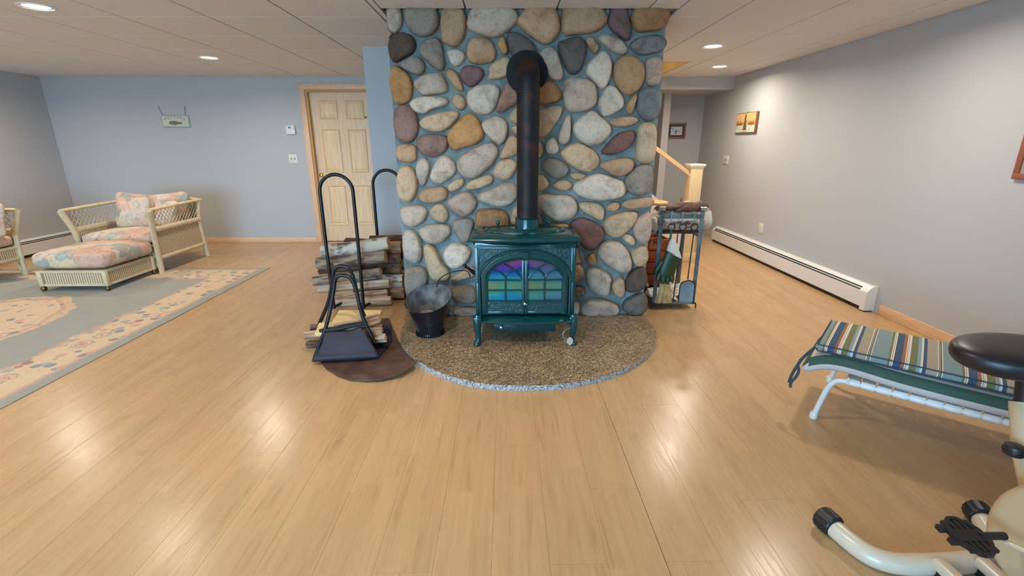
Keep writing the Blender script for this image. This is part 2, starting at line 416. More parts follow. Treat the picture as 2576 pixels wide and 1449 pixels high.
# ceiling: tiles between exposed tees
ceil = struct(boxpart('ceiling', tee_m, None, XL-.1, FPX0-.03, YB-.1, 7.9, H+.02, H+.1))
g2 = MB()
def holes(r, hs):
    out = [r]
    for (hx0, hx1, hy0, hy1) in hs:
        nxt = []
        for (x0, x1, y0, y1) in out:
            if hx1 <= x0 or hx0 >= x1 or hy1 <= y0 or hy0 >= y1: nxt.append((x0, x1, y0, y1)); continue
            if x0 < hx0: nxt.append((x0, hx0, y0, y1))
            if x1 > hx1: nxt.append((hx1, x1, y0, y1))
            a, b_ = max(x0, hx0), min(x1, hx1)
            if y0 < hy0: nxt.append((a, b_, y0, hy0))
            if y1 > hy1: nxt.append((a, b_, hy1, y1))
        out = nxt
    return out
HS = [(FPX0-.025, FPX1+.065, 3.545, 6.79), HATCHO]
for r in holes((FPX0-.03, XR+.1, YB-.1, 7.9), [(FPX0-.025, FPX1+.02, 3.56, CHY), HATCHO]): g2.box(r[0], r[1], r[2], r[3], H+.02, H+.1)
g2.build('tee_grid', tee_m, ceil, smooth=0)
tm = {}
TX, TY, TS = -2.7005, 3.7622, .6096
for i in range(-7, 12):
    for j in range(-12, 8):
        x0, x1, y0, y1 = TX+i*TS, TX+(i+1)*TS, TY+j*TS, TY+(j+1)*TS
        x0, x1, y0, y1 = max(x0, XL), min(x1, XR), max(y0, YB), min(y1, YF if x1 < 1.5 else 6.82)
        if x1-x0 < .03 or y1-y0 < .03: continue
        for (a, b_, c, d) in holes((x0, x1, y0, y1), HS):
            if b_-a < .02 or d-c < .02: continue
            k = (round(b_-a, 3), round(d-c, 3))
            if k not in tm:
                gx, gy = .0055, .003
                tm[k] = MB().box(-k[0]/2+gx, k[0]/2-gx, -k[1]/2+gy, k[1]/2-gy, 0, .02, bev=.002, seg=1).build('ceiling_tile', ceil_m, ceil, smooth=0)
                o = tm[k]
            else:
                o = bpy.data.objects.new('ceiling_tile', tm[k].data); COL.objects.link(o); o.parent = ceil
            o.location = ((a+b_)/2, (c+d)/2, H)
up = MB()
for r in holes((XL-.1, XR+.1, YB-.14, 7.9), [(HATCH[0]-.03, HATCH[1]+.03, HATCH[2]-.03, HATCH[3]+.03)]): up.box(r[0], r[1], r[2], r[3], H+.1, H+.16)
struct(up.build('ceiling_deck', seam_m, None, smooth=0))
# stairwell opening: boarded sides above the ceiling
hx0, hx1, hy0, hy1 = HATCH
hb = MB()
hb.box(hx1, hx1+.02, hy0-.02, hy1+.02, H-.004, H+.5).box(hx0-.02, hx1, hy1, hy1+.02, H, H+.5).box(hx0, hx1, hy0-.02, hy0, H, H+.5).box(hx0-.02, hx0, hy0-.02, hy1, H, H+.5)
st_trim = struct(hb.build('trim_1', M('golden_stairwell_wood', C(206, 168, 104), .5), None, smooth=0))
struct(boxpart('ceiling_stairwell', wall_m, None, hx0-.05, hx1+.05, hy0-.05, hy1+.05, H+.5, H+.55))
# walls
struct(boxpart('wall_left', wall_m, None, XL-.1, XL, YB-.1, YF+.1, -.1, H+.05))
struct(boxpart('wall_right', wall_m, None, XR, XR+.1, YB-.1, 7.95, -.1, H+.3))
wf = MB()
DX0, DX1, DZ = -2.66, -1.80, 2.05
wf.box(XL-.1, DX0, YF, YF+.12, -.1, H+.1).box(DX1, 1.05, YF, YF+.12, -.1, H+.1).box(DX0, DX1, YF, YF+.12, DZ, H+.1)
struct(wf.build('wall_far', wall_m, None, smooth=0))
struct(boxpart('wall_chase', wall_m, None, -1.31, 1.02, CHY, YF, -.02, H+.02))
struct(boxpart('wall_stairwell', wall_m, None, .9, XR+.1, 7.76, 7.86, -.1, H+.1))
struct(boxpart('wall_soffit', wall_m, None, 1.0, XR, 6.81, 7.8, 2.05, H+.1))
struct(boxpart('wall_stair_end', wall_m, None, .9, 1.0, 6.79, 7.86, -.1, H+.1))
struct(boxpart('wall_leak_panel', wall_m, None, DX0-.1, DX1+.1, YF+.13, YF+.2, -.1, H+.1))  # unseen panel added to block sky light at the door gap
struct(boxpart('wall_return', wall_m, None, 2.30, 2.40, 7.3, 7.76, -.05, 2.05))
back = MB(); xs = XL-.1
for (x0, x1, z0, z1) in WINDOWS:
    back.box(xs, x0, YB-.14, YB, -.1, H+.05).box(x0, x1, YB-.14, YB, -.1, z0).box(x0, x1, YB-.14, YB, z1, H+.05); xs = x1
back.box(xs, XR+.1, YB-.14, YB, -.1, H+.05)
struct(back.build('wall_back', wall_m, None, smooth=0))
def pane_mat():
    m, nt, new, link, b = nodes_of('window_glass')
    t = new('ShaderNodeBsdfTransparent'); g = new('ShaderNodeBsdfGlossy'); g.inputs['Roughness'].default_value = .02
    mx = new('ShaderNodeMixShader'); mx.inputs[0].default_value = .06
    link(t.outputs[0], mx.inputs[1]); link(g.outputs[0], mx.inputs[2]); link(mx.outputs[0], nt.nodes['Material Output'].inputs[0])
    return m
pane_m = pane_mat()
for i, (x0, x1, z0, z1) in enumerate(WINDOWS):
    fr = MB(); t = .05; n = 2
    fr.box(x0, x1, YB-.1, YB-.03, z1-t, z1).box(x0, x1, YB-.1, YB-.03, z0, z0+t)
    for k in range(n+1):
        c = x0+(x1-x0)*k/n; fr.box(max(x0, c-t), min(x1, c+t), YB-.1, YB-.03, z0+t, z1-t)
    wo = struct(fr.build(f'window_{i+1}', white_m, None, smooth=0))
    for k in range(n):
        a, b_ = x0+(x1-x0)*k/n, x0+(x1-x0)*(k+1)/n
        boxpart('pane', pane_m, wo, a+.04, b_-.04, YB-.07, YB-.065, z0+.04, z1-.04, smooth=0)
struct(boxpart('ground_outside', M('pale_patio', C(150, 146, 138), .9), None, -12, 10, -12, YB-.14, -.2, -.12, smooth=0))

# door with casing and jamb
d1 = struct(MB().box(DX0+.03, DX1, YF+.05, YF+.085, .008, DZ-.03).build('door_1', door_m, None, smooth=0))
st_w = .115
def dpanel(x0, x1, z0, z1):
    mb = MB(); y = YF+.05
    mb.prism([(x0, y-.001, z0), (x1, y-.001, z0), (x1, y-.001, z1), (x0, y-.001, z1)], (0, .001, 0))
    def frame(i0, i1, ya, yb):
        P = lambda i, yy: [(x0+i, yy, z0+i), (x1-i, yy, z0+i), (x1-i, yy, z1-i), (x0+i, yy, z1-i)]
        mb.add(P(i0, ya)+P(i1, yb), [(k, (k+1) % 4, 4+(k+1) % 4, 4+k) for k in range(4)])
    frame(0, .006, y, y-.012); frame(.006, .02, y-.012, y-.002); frame(.02, .05, y-.002, y-.010)
    mb.add([(x0+.05, y-.010, z0+.05), (x1-.05, y-.010, z0+.05), (x1-.05, y-.010, z1-.05), (x0+.05, y-.010, z1-.05)], [(0, 1, 2, 3)])
    return mb.build('door_panel', panel_m, d1, smooth=0)
dm = (DX0+.03+DX1)/2
for (a, b_) in ((DX0+.03+st_w, dm-.055), (dm+.055, DX1-st_w)):
    dpanel(a, b_, .24, .80); dpanel(a, b_, .98, 1.55); dpanel(a, b_, 1.68, 1.92)
kb = MB(); kb.lathe([(.028, 0), (.028, .006), (.010, .010), (.010, .03), (.024, .038), (.027, .05), (.02, .06), (.001, .062)], 18)
for v in kb.v: v.xyz = (DX0+.085+v.x, YF+.05-v.z, .945+v.y)
kb.build('door_knob', brass_m, d1)
cs = MB()
cs.box(DX0-.075, DX0, YF-.018, YF, 0, DZ+.075, bev=.006).box(DX0-.075, DX1+.02, YF-.019, YF, DZ, DZ+.075, bev=.006)
struct(cs.build('trim_2', trimw_m, None))
jb = MB(); jb.box(DX0, DX0+.03, YF-.005, YF+.1, 0, DZ).box(DX0+.03, DX1, YF-.005, YF+.1, DZ-.03, DZ)
struct(jb.build('trim_3', jamb_m, None, smooth=0))
hkp = aty(921, 297, YF+.03)
MB().tube([hkp+Vector((0, .02, .02)), hkp+Vector((0, -.01, .015)), hkp+Vector((0, -.03, -.005)), hkp+Vector((0, -.035, .012))], .006, 8, smooth=1).build('robe_hook', M('hook_black', C(24, 24, 26), .5), d1)
# baseboards
def bb(name, x0, x1, y0, y1, h=.072): struct(boxpart(name, trimh_m, None, x0, x1, y0, y1, 0, h, bev=.004))
bb('baseboard_far', XL+.03, DX0-.076, YF-.014, YF)
bb('baseboard_right', XR-.014, XR, YB+.05, 3.63, .085)
bb('baseboard_stair', 1.05, 2.085, 5.486, 5.499, .07)
# ---------------------------------------------------------------- fieldstone chimney (outlines read from the photograph, set on the chimney face)
TILE = {'A': (950, 0, .27605), 'B': (1320, 0, .27605), 'C': (960, 380, .3037), 'D': (1320, 380, .3037)}
PAL = dict(pale=(186, 170, 154), grey=(142, 132, 122), dgrey=(104, 96, 90), dark=(90, 76, 64), tan=(180, 148, 118), orange=(184, 138, 90), ochre=(174, 142, 106),
           white=(202, 188, 172), mauve=(148, 118, 106), purple=(122, 96, 96), maroon=(120, 88, 82), blue=(122, 122, 122), cream=(194, 168, 138), pink=(180, 156, 140), brown=(160, 120, 84))
STONES = [
 ('A','pale',[95,60,205,60,222,150,218,230,190,275,150,300,110,270,90,190]),('A','tan',[82,295,100,278,140,305,120,330,100,350,78,325]),
 ('A','grey',[255,60,530,60,552,170,540,250,480,315,390,335,310,290,262,215,250,150]),('A','tan',[600,70,760,65,800,150,795,270,770,370,700,425,640,395,590,385,580,300,578,180]),
 ('A','pale',[850,110,900,60,1210,60,1270,140,1280,180,1230,235,1130,310,1050,345,940,310,850,270,820,230,830,170]),('A','dark',[110,370,150,310,240,300,320,340,345,410,320,480,240,520,150,570,110,500,100,430]),
 ('A','grey',[385,440,420,370,500,345,560,360,585,430,600,520,605,610,565,650,500,600,420,530,380,480]),('A','white',[640,455,740,450,795,490,790,540,750,590,700,608,665,575,650,520,628,490]),
 ('A','tan',[820,430,850,350,950,345,1030,370,1060,430,1075,500,1050,555,950,580,870,575,815,520]),('A','orange',[1085,390,1130,325,1155,340,1170,400,1190,450,1180,490,1140,495,1110,450]),
 ('A','dgrey',[1180,310,1230,285,1330,330,1400,380,1440,440,1430,490,1330,510,1230,510,1200,440]),('A','grey',[195,585,260,535,340,512,400,540,430,600,415,660,370,685,300,660,220,615]),
 ('A','orange',[125,640,155,600,230,640,285,690,310,770,310,860,270,930,180,945,140,890,112,770]),('A','pale',[325,760,390,700,470,670,570,665,600,710,640,820,600,845,500,855,430,870,370,830]),
 ('A','tan',[620,640,660,620,720,660,750,720,780,810,760,835,700,795,660,740,625,690]),('A','purple',[760,640,800,600,880,600,940,620,968,660,950,710,900,765,840,792,795,760,755,700]),
 ('A','cream',[1000,725,1030,660,1010,620,1060,575,1100,545,1180,515,1220,560,1230,640,1200,680,1120,715,1060,720]),('A','white',[820,850,870,800,960,770,1040,765,1105,800,1105,860,1080,960,1020,1030,930,1040,860,1000,820,930]),
 ('A','mauve',[1080,1010,1110,900,1150,800,1190,730,1280,840,1290,920,1200,980,1120,1030]),('A','white',[300,925,370,885,480,880,590,885,645,925,600,965,500,990,420,1040,340,1015,305,970]),
 ('A','tan',[680,890,720,850,770,870,800,930,790,990,745,1002,700,970,678,930]),('A','mauve',[150,1040,185,970,260,965,320,1000,355,1070,370,1160,340,1260,270,1300,190,1270,155,1170]),
 ('A','cream',[385,1110,450,1055,600,1020,710,1010,740,1050,700,1110,640,1170,560,1205,460,1190,395,1150]),('A','orange',[650,1210,720,1120,800,1045,860,1040,915,1100,945,1180,965,1240,900,1310,800,1335,700,1370,655,1320,640,1250]),
 ('A','pale',[945,1130,1010,1080,1080,1060,1140,1080,1180,1130,1180,1210,1150,1290,1100,1320,1040,1270,970,1200]),('A','mauve',[360,1270,420,1230,560,1230,630,1245,635,1330,600,1390,520,1430,440,1420,375,1360,358,1310]),
 ('A','tan',[180,1330,250,1312,345,1325,355,1390,350,1450,320,1478,230,1480,180,1440,172,1380]),('A','tan',[1110,1430,1150,1330,1190,1250,1230,1230,1280,1270,1280,1400,1200,1435,1130,1445]),
 ('A','cream',[1200,1070,1230,1000,1290,970,1340,1000,1340,1100,1280,1130,1220,1110]),('A','cream',[1205,1160,1280,1142,1340,1180,1310,1240,1230,1205]),
 ('C','pale',[628,110,650,50,700,15,800,-35,885,-68,935,-45,962,5,930,80,870,150,780,215,700,220,650,175]),
 ('B','tan',[-70,205,-20,130,20,60,270,60,305,170,318,260,270,350,200,402,140,385,60,330,-20,260]),('B','tan',[345,150,350,65,420,60,690,60,745,150,740,200,680,270,580,300,450,310,370,322,345,270]),
 ('B','purple',[785,65,920,60,940,150,965,250,965,320,935,375,870,330,800,280,760,220,775,160]),('B','brown',[985,130,1005,60,1312,60,1310,160,1290,230,1220,270,1100,285,1030,292,990,220,970,170]),
 ('B','blue',[965,410,1020,350,1120,325,1240,325,1290,370,1285,420,1230,470,1120,495,1040,495,980,450]),('B','pale',[670,330,740,312,830,345,900,390,935,440,920,490,860,495,770,450,700,390]),
 ('B','tan',[555,360,590,335,630,345,650,385,682,415,660,470,630,490,600,445,565,400]),('B','dgrey',[305,395,360,370,480,335,530,370,555,440,540,530,510,630,460,670,400,660,360,580,330,500]),
 ('B','pale',[130,490,190,435,260,435,300,490,320,570,350,650,340,710,290,735,230,710,195,630,150,540]),('B','white',[555,620,600,550,660,510,710,462,760,500,795,590,780,700,730,800,690,800,620,730,560,670]),
 ('B','ochre',[810,620,850,540,920,505,1010,525,1070,580,1090,660,1070,770,1000,840,940,862,880,830,820,740]),('B','pink',[1105,550,1160,520,1220,520,1252,560,1245,680,1220,770,1150,780,1110,755,1098,650]),
 ('B','brown',[150,770,190,735,260,750,320,820,335,880,300,925,210,940,150,955,60,900,60,800]),('B','pale',[360,790,380,725,490,712,590,735,640,790,655,880,640,960,570,1000,450,1022,385,1000,358,920]),
 ('B','white',[675,930,700,870,740,800,790,778,840,820,900,910,890,980,830,1020,740,1065,700,1040,680,980]),('B','ochre',[920,970,960,900,1010,848,1025,890,1000,960,985,1030,960,1042,930,1010]),
 ('B','blue',[1030,920,1050,830,1110,805,1200,805,1240,850,1235,950,1215,1060,1150,1095,1070,1080,1030,1000]),('B','cream',[70,1030,180,990,270,960,335,970,345,1010,310,1080,250,1170,200,1230,140,1250,60,1180]),
 ('B','pale',[300,1260,330,1170,370,1060,405,1040,420,1080,420,1180,410,1280,370,1318,320,1305]),('B','white',[445,1150,500,1080,590,1015,640,1015,700,1080,770,1140,785,1190,740,1260,670,1315,590,1325,520,1290,455,1220]),
 ('B','tan',[775,1100,830,1070,950,1062,1030,1075,1030,1110,960,1150,850,1160,790,1140]),('B','maroon',[690,1390,760,1310,830,1230,920,1195,1000,1195,1000,1260,960,1330,880,1385,780,1410]),
 ('B','cream',[1035,1160,1080,1125,1170,1125,1190,1180,1195,1320,1180,1420,1160,1470,1090,1488,1025,1460,1010,1400,1030,1280]),('B','white',[190,1330,220,1270,265,1245,295,1290,312,1360,290,1400,230,1405,200,1380]),
 ('B','tan',[80,1290,140,1290,165,1350,155,1420,120,1449,70,1400]),('D','cream',[295,20,345,-30,395,-55,445,-68,520,-30,590,15,612,70,600,120,540,172,470,160,400,130,340,80]),
 ('C','white',[405,220,430,130,470,60,520,40,580,70,612,130,605,190,540,235,490,272,430,255]),('C','cream',[130,230,150,150,200,125,250,140,285,210,292,280,275,370,220,425,160,395,130,320]),
 ('C','pale',[285,110,320,65,360,60,400,120,385,200,360,270,330,292,300,230,288,170]),('C','tan',[300,370,350,320,430,298,510,295,545,335,530,400,460,425,380,430,320,410]),
 ('C','cream',[550,285,600,240,660,225,690,250,660,300,600,335,565,335,548,310]),('C','cream',[700,285,740,245,830,215,890,192,925,225,910,265,840,300,760,320,710,315]),
 ('C','cream',[920,170,960,100,1000,72,1080,70,1120,100,1100,170,1060,230,990,245,940,210]),('C','pale',[790,375,830,340,940,310,960,280,1060,265,1110,290,1115,370,1070,440,980,462,890,440,820,410]),
 ('C','pink',[545,420,590,380,660,345,720,340,770,385,790,440,760,490,690,545,630,535,570,470]),('C','pale',[160,480,220,455,330,455,378,490,370,550,310,610,240,632,180,590,160,530]),
 ('C','cream',[400,490,450,440,510,445,545,490,555,550,520,590,450,580,410,540]),('C','grey',[580,585,650,565,740,560,762,600,740,690,710,755,660,755,630,700,600,650]),
 ('C','brown',[790,490,880,480,980,485,1040,520,1050,590,1050,640,780,640,785,560]),('C','tan',[1070,520,1115,450,1150,480,1150,610,1070,610]),
 ('C','pale',[305,660,360,615,450,605,540,610,575,660,550,710,480,765,410,770,340,725]),('C','pale',[180,700,210,655,270,665,310,720,330,800,330,890,290,932,220,910,185,850,178,770]),
 ('C','cream',[350,800,380,768,430,790,470,860,500,930,560,990,550,1060,490,1075,420,1060,385,980,365,900]),('C','white',[510,850,560,780,630,765,720,800,735,850,700,920,640,965,580,975,530,920]),
 ('C','grey',[195,990,240,965,340,965,370,1010,380,1090,340,1130,280,1160,240,1210,205,1180,195,1080]),('C','tan',[565,1060,620,1020,700,970,760,955,790,990,780,1030,700,1055,620,1075]),
 ('C','grey',[570,1160,640,1120,760,1120,790,1200,770,1260,680,1260,600,1220]),('C','grey',[600,1310,700,1290,800,1300,800,1362,600,1362]),('C','grey',[200,1230,235,1240,260,1362,205,1362]),
 ('C','cream',[400,1180,550,1180,560,1270,540,1360,420,1360,390,1270]),
 ('D','grey',[145,120,180,65,250,60,330,95,368,150,340,205,270,232,210,205,165,160]),('D','tan',[615,120,680,80,800,60,880,55,905,100,880,165,820,205,750,210,670,160]),
 ('D','grey',[830,240,880,170,950,115,1040,115,1060,180,1055,290,1020,350,950,365,870,345,845,300]),('D','tan',[372,195,420,175,490,190,505,210,470,240,400,235]),
 ('D','tan',[225,285,270,250,350,238,400,275,380,310,340,332,270,320]),('D','cream',[60,210,140,190,180,230,200,270,175,310,110,340,60,310]),
 ('D','white',[408,300,450,250,540,210,620,185,700,215,820,260,835,310,810,370,720,395,600,408,480,380,420,340]),('D','pale',[90,390,170,355,250,370,370,365,420,420,430,490,400,550,310,580,240,570,180,520,110,450]),
 ('D','cream',[450,450,480,420,600,430,655,465,655,540,630,580,560,545,480,500]),('D','tan',[672,465,710,430,785,420,790,470,740,508,690,500]),
 ('D','tan',[808,430,860,400,960,388,1040,385,1072,420,1050,465,950,475,850,478,810,455]),('D','cream',[662,590,700,545,780,520,870,500,925,505,930,560,870,640,800,700,740,715,690,690,665,640]),
 ('D','pink',[895,620,940,560,1000,520,1040,505,1048,600,1035,720,990,770,940,745,900,690]),('D','maroon',[380,615,430,565,500,558,590,600,650,650,650,710,610,770,560,825,500,810,450,740,410,670]),
 ('D','cream',[800,710,850,682,900,710,918,760,900,785,850,765]),('D','pale',[612,820,650,760,720,742,800,765,850,830,880,910,875,980,830,1012,750,980,660,920,620,880]),
 ('D','cream',[890,830,940,795,990,785,1020,820,1020,900,980,955,920,950,890,890]),('D','orange',[515,880,570,840,595,870,595,930,560,945,515,930]),
 ('D','cream',[400,790,480,840,495,900,450,930,400,930]),('D','tan',[400,945,470,945,490,1000,485,1050,440,1080,390,1080]),
 ('D','pale',[510,1000,550,965,620,970,720,1035,700,1110,690,1195,610,1190,550,1150,520,1090]),('D','tan',[715,1120,750,1060,800,1040,825,1080,828,1170,800,1222,740,1190]),
 ('D','dark',[835,1110,860,1020,930,970,990,965,1012,1020,1005,1110,960,1150,880,1172,840,1150]),('D','mauve',[400,1130,470,1115,505,1150,490,1195,440,1205,390,1180]),
 ('D','pink',[470,1300,520,1225,640,1225,740,1260,780,1300,760,1355,600,1358,480,1355]),('D','dgrey',[808,1280,860,1220,960,1175,1005,1190,1018,1270,990,1340,900,1355,830,1330]),
 ('D','pale',[390,1250,455,1235,450,1350,390,1355]),('D','tan',[90,500,140,540,150,600,90,610]),('D','tan',[200,605,350,600,370,635,200,650]),
]
chim = thing('stone_chimney', 'floor-to-ceiling chimney breast of rounded fieldstones set in blue-grey mortar', 'chimney', (.15, FPY, 0))
inv = Matrix.Translation((-.15, -FPY, 0))
def adopt(o, p):       # parent keeping the place
    o.parent = p; o.matrix_parent_inverse = Matrix.Translation(p.location).inverted() if not p.rotation_euler.z else p.matrix_basis.inverted()
def bumpy_wall(u, v):
    return Vector((FPX0+(FPX1-FPX0)*u, FPY+.012*(mnoise.noise(Vector((u*9, v*10, 3)))-.2)+(.0), -.0+(H+.1)*v))
mm = MB(); mm.box(FPX0, FPX1, FPY+.02, CHY-.004, 0, H+.095).grid(bumpy_wall, 40, 44)
adopt(mm.build('mortar', mortar_m, None, smooth=60), chim)
rs = random.Random(11)
def chaikin(P, n):
    for _ in range(n):
        Q = []
        for i in range(len(P)):
            a, b_ = P[i], P[(i+1) % len(P)]; Q += [a*.75+b_*.25, a*.25+b_*.75]
        P = Q
    return P
def make_stone(P2, colour, place, seed, deep=1.0, name='stone'):
    """P2: outline as 2-D points on the face; place(u, v, out) -> world"""
    c = Vector((sum(p.x for p in P2)/len(P2), sum(p.y for p in P2)/len(P2)))
    P2 = chaikin([c+(p-c)*1.085 for p in P2], 1)
    N = 30                                        # even resample
    L = [0]
    for i in range(len(P2)): L.append(L[-1]+(P2[(i+1) % len(P2)]-P2[i]).length)
    R = []
    for k in range(N):
        t = L[-1]*k/N; i = max(j for j in range(len(P2)) if L[j] <= t)
        u = (t-L[i])/max(1e-9, L[i+1]-L[i]); R.append(P2[i].lerp(P2[(i+1) % len(P2)], u))
    size = math.sqrt(sum((p-c).length_squared for p in R)/N)
    D = min(.095, .034+size*.38)*deep
    off = Vector((seed*7.3, seed*3.1, seed*1.7))
    rings = [(.985, -.035), (1.0, .14), (.978, .44), (.92, .70), (.81, .88), (.60, .98), (.33, 1.0)]
    V = []
    for (t, hgt) in rings:
        for p in R:
            q = c+(p-c)*t
            nz = mnoise.fractal(Vector((q.x, q.y, 0))*11+off, 1, 2, 3)
            h_ = hgt if hgt < 0 else (hgt*D + (nz*.22*D*min(1, hgt*1.4)))
            V.append(place(q.x, q.y, h_))
    V.append(place(c.x, c.y, D*1.0+mnoise.noise(Vector((c.x, c.y, 0))*11+off)*.1*D))
    F_ = []
    for i in range(len(rings)-1):
        for k in range(N): F_.append((i*N+k, i*N+(k+1) % N, (i+1)*N+(k+1) % N, (i+1)*N+k))
    e = len(V)-1; b0 = (len(rings)-1)*N
    F_ += [(b0+k, b0+(k+1) % N, e) for k in range(N)]
    o = MB().add(V, F_).build(name, stone_m, None, smooth=75, origin=place(c.x, c.y, 0))
    adopt(o, chim)
    b_ = PAL[colour]; j = rs.uniform(.93, 1.06); w_ = rs.uniform(-.03, .03)
    o.color = (min(1, s2l(b_[0])*j*(1.07+w_)), min(1, s2l(b_[1])*j*1.03), min(1, s2l(b_[2])*j*(.97-w_)), 1)
    return o
face = lambda u, v, h_: Vector((u, FPY-h_, v))
for si, (tl, colr, pl) in enumerate(STONES):
    ox, oy, k = TILE[tl]
    P = []
    for i in range(0, len(pl), 2):
        w3 = aty(ox+pl[i]*k, oy+pl[i+1]*k, FPY-.025); P.append(Vector((w3.x, w3.z)))
    make_stone(P, colr, face, si+1)
# filler stones hidden behind the stove
for i, (x, z, r, cl) in enumerate([(-.05, .55, .11, 'grey'), (.22, .6, .12, 'pale'), (.08, .3, .12, 'tan'), (.36, .33, .11, 'cream'), (-.12, .24, .08, 'pale'), (.2, .12, .1, 'grey')]):
    make_stone([Vector((x+r*math.cos(a)*(1+.15*math.sin(3*a+i)), z+r*.85*math.sin(a))) for a in [k*math.pi/5 for k in range(10)]], cl, face, 200+i)
# stones on the two returns of the chimney
for side, fx in ((-1, FPX0), (1, FPX1)):
    pl_ = (lambda u, v, h_, s=side, f=fx: Vector((f+s*h_, u, v)))
    row = 0; z = .1
    while z < 2.15:
        y = 3.84+(.11 if row % 2 else 0)
        while y < 4.66:
            r = rs.uniform(.075, .105)
            make_stone([Vector((y+r*1.1*math.cos(a)*(1+.14*math.sin(2*a+y*9)), min(2.2, z+r*.85*math.sin(a)*(1+.1*math.cos(3*a))))) for a in [k*math.pi/5 for k in range(10)]], rs.choice(list(PAL)), pl_, rs.randint(300, 900), .5)
            y += .255
        z += .20; row += 1
# granite hearth slab
def hearth():
    out = [(1018, 797), (1011, 826), (1006, 846), (1009.5, 863), (1024, 887), (1051, 912), (1088, 929), (1136.5, 948.5), (1190, 962), (1260, 969), (1330, 970.5), (1400, 968), (1470, 958), (1541, 940), (1590, 919), (1626.5, 895), (1648.5, 868), (1654.6, 848), (1648.5, 826), (1630, 797)]
    P = [atz(x, y, .035) for x, y in out]
    P[0] = Vector((-.80, 3.66, .035)); P[-1] = Vector((1.10, 3.66, .035))
    for _ in range(3):
        Q = [P[0]]
        for a, b_ in zip(P[:-1], P[1:]): Q += [a*.75+b_*.25, a*.25+b_*.75]
        P = Q+[P[-1]]
    pts = [(p.x, p.y) for p in P]
    bm = bmesh.new()
    vs = [bm.verts.new((x, y, .0)) for (x, y) in pts]; f = bm.faces.new(vs)
    r = bmesh.ops.extrude_face_region(bm, geom=[f])
    top = [v for v in r['geom'] if isinstance(v, bmesh.types.BMVert)]
    for v in top: v.co.z = .035
    eds = [e_ for e_ in bm.edges if all(abs(v.co.z-.035) < 1e-5 for v in e_.verts)]
    bmesh.ops.bevel(bm, geom=eds, offset=.008, segments=3, affect='EDGES')
    bm.faces.ensure_lookup_table()
    return MB().bm(bm)
hs = hearth().build('hearth_slab', granite_m, None, smooth=40, origin=(.135, 3.0, 0))
tag(hs, 'half-round speckled granite hearth slab on the wooden floor', 'hearth')
# ---------------------------------------------------------------- cast-iron stove
SX, HZ = .127, .035
stove = thing('wood_stove', 'green enamelled cast-iron wood stove with arched double doors on the granite hearth', 'stove', (SX, 3.25, HZ))
def sp(mb, name, m, parent=None, **k):
    o = mb.build(name, m, None, **k)
    if parent is None: adopt(o, stove)
    else:
        o.parent = parent
    return o
BW, Y0, Y1 = .335, 3.05, 3.43          # half width, front, back
mb = MB().box(SX-BW, SX+BW, Y0, Y1, .235, .735, bev=.006)
sp(mb, 'firebox_body', enamel_m)
# pebbled front spandrels + pilasters
fr = MB().box(SX-BW+.03, SX+BW-.03, Y0-.006, Y0+.01, .50, .695)
sp(fr, 'front_plate', enamelt_m, smooth=0)
pil = MB()
for s in (-1, 1):
    x = SX+s*(BW-.016)
    pil.box(x-.016, x+.016, Y0-.010, Y0+.01, .235, .70, bev=.004).box(x-.008, x+.008, Y0-.015, Y0, .27, .46, bev=.003).box(x-.018, x+.018, Y0-.016, Y0, .485, .495, bev=.002)
pil.box(SX-BW+.01, SX+BW-.01, Y0-.009, Y0+.01, .688, .70, bev=.003)
sp(pil, 'pilaster_frame', enamel_m)
# top plate: straight sides, softly bowed front, moulded edge
def plate(z, inset, n=24):
    P = []
    hw = BW+.034-inset; yb = Y1+.03-inset; yf = Y0-.012+inset
    for k in range(n+1):
        t = -1+2*k/n; P.append(Vector((SX+hw*t, yf-.030*(1-t*t), z)))
    P += [Vector((SX+hw, yb-.05, z)), Vector((SX+hw-.05, yb, z)), Vector((SX-hw+.05, yb, z)), Vector((SX-hw, yb-.05, z))]
    return P
lv = [(.705, .046), (.712, .040), (.716, .030), (.728, .022), (.734, .010), (.738, .003), (.746, 0), (.755, .003), (.762, .012), (.769, .030), (.775, .056), (.778, .085)]
tp = MB(); rings = [plate(z, i) for z, i in lv]; n = len(rings[0])
tp.add([p for r in rings for p in r], [(i*n+k, i*n+(k+1) % n, (i+1)*n+(k+1) % n, (i+1)*n+k) for i in range(len(rings)-1) for k in range(n)] + [tuple(reversed(range(n))), tuple((len(rings)-1)*n+k for k in range(n))])
top = sp(tp, 'top_plate', enamel_m)
bd = MB()
for k in range(52):
    t = -1+2*(k+.5)/52; x = SX+(BW-.008)*t; y = Y0-.018-.022*(1-t*t)
    bd.lathe([(.0001, -.006), (.0045, -.003), (.0052, 0), (.0045, .003), (.0001, .006)], 6, (x, y, .712))
sp(bd, 'bead_row', enamel_m)
sp(MB().lathe([(1, .759), (1, .764), (.975, .772), (.93, .775), (.9, .771), (.87, .772), (.0, .777)], 56, (SX, 3.25, .017), sx=.285, sy=.155), 'oval_lid', enamel_m, top)
lb = MB()
for k in range(70):
    a = 2*math.pi*k/70; lb.lathe([(.0001, -.003), (.004, 0), (.0001, .004)], 5, (SX+.25*math.cos(a), 3.25+.136*math.sin(a), .793))
sp(lb, 'lid_beading', enamel_m, top)
sh = MB()
for k in range(9):
    a = math.pi+math.pi*(k+.5)/9; sh.tube([(SX, 3.118, .797), (SX+.032*math.cos(a)*.9, 3.118+.024*math.sin(a), .793), (SX+.036*math.cos(a), 3.118+.03*math.sin(a), .782)], [.003, .006, .003], 6)
sp(sh, 'shell_ornament', enamel_m, top)
for s in (-1, 1):
    kx = SX+s*.185
    sp(MB().lathe([(.009, .760), (.007, .785), (.013, .79), (.015, .80), (.011, .812), (.0001, .815)], 14, (kx, 3.40, .008)), 'lid_knob', enamel_m, top)
PX, PY = .147, 3.262
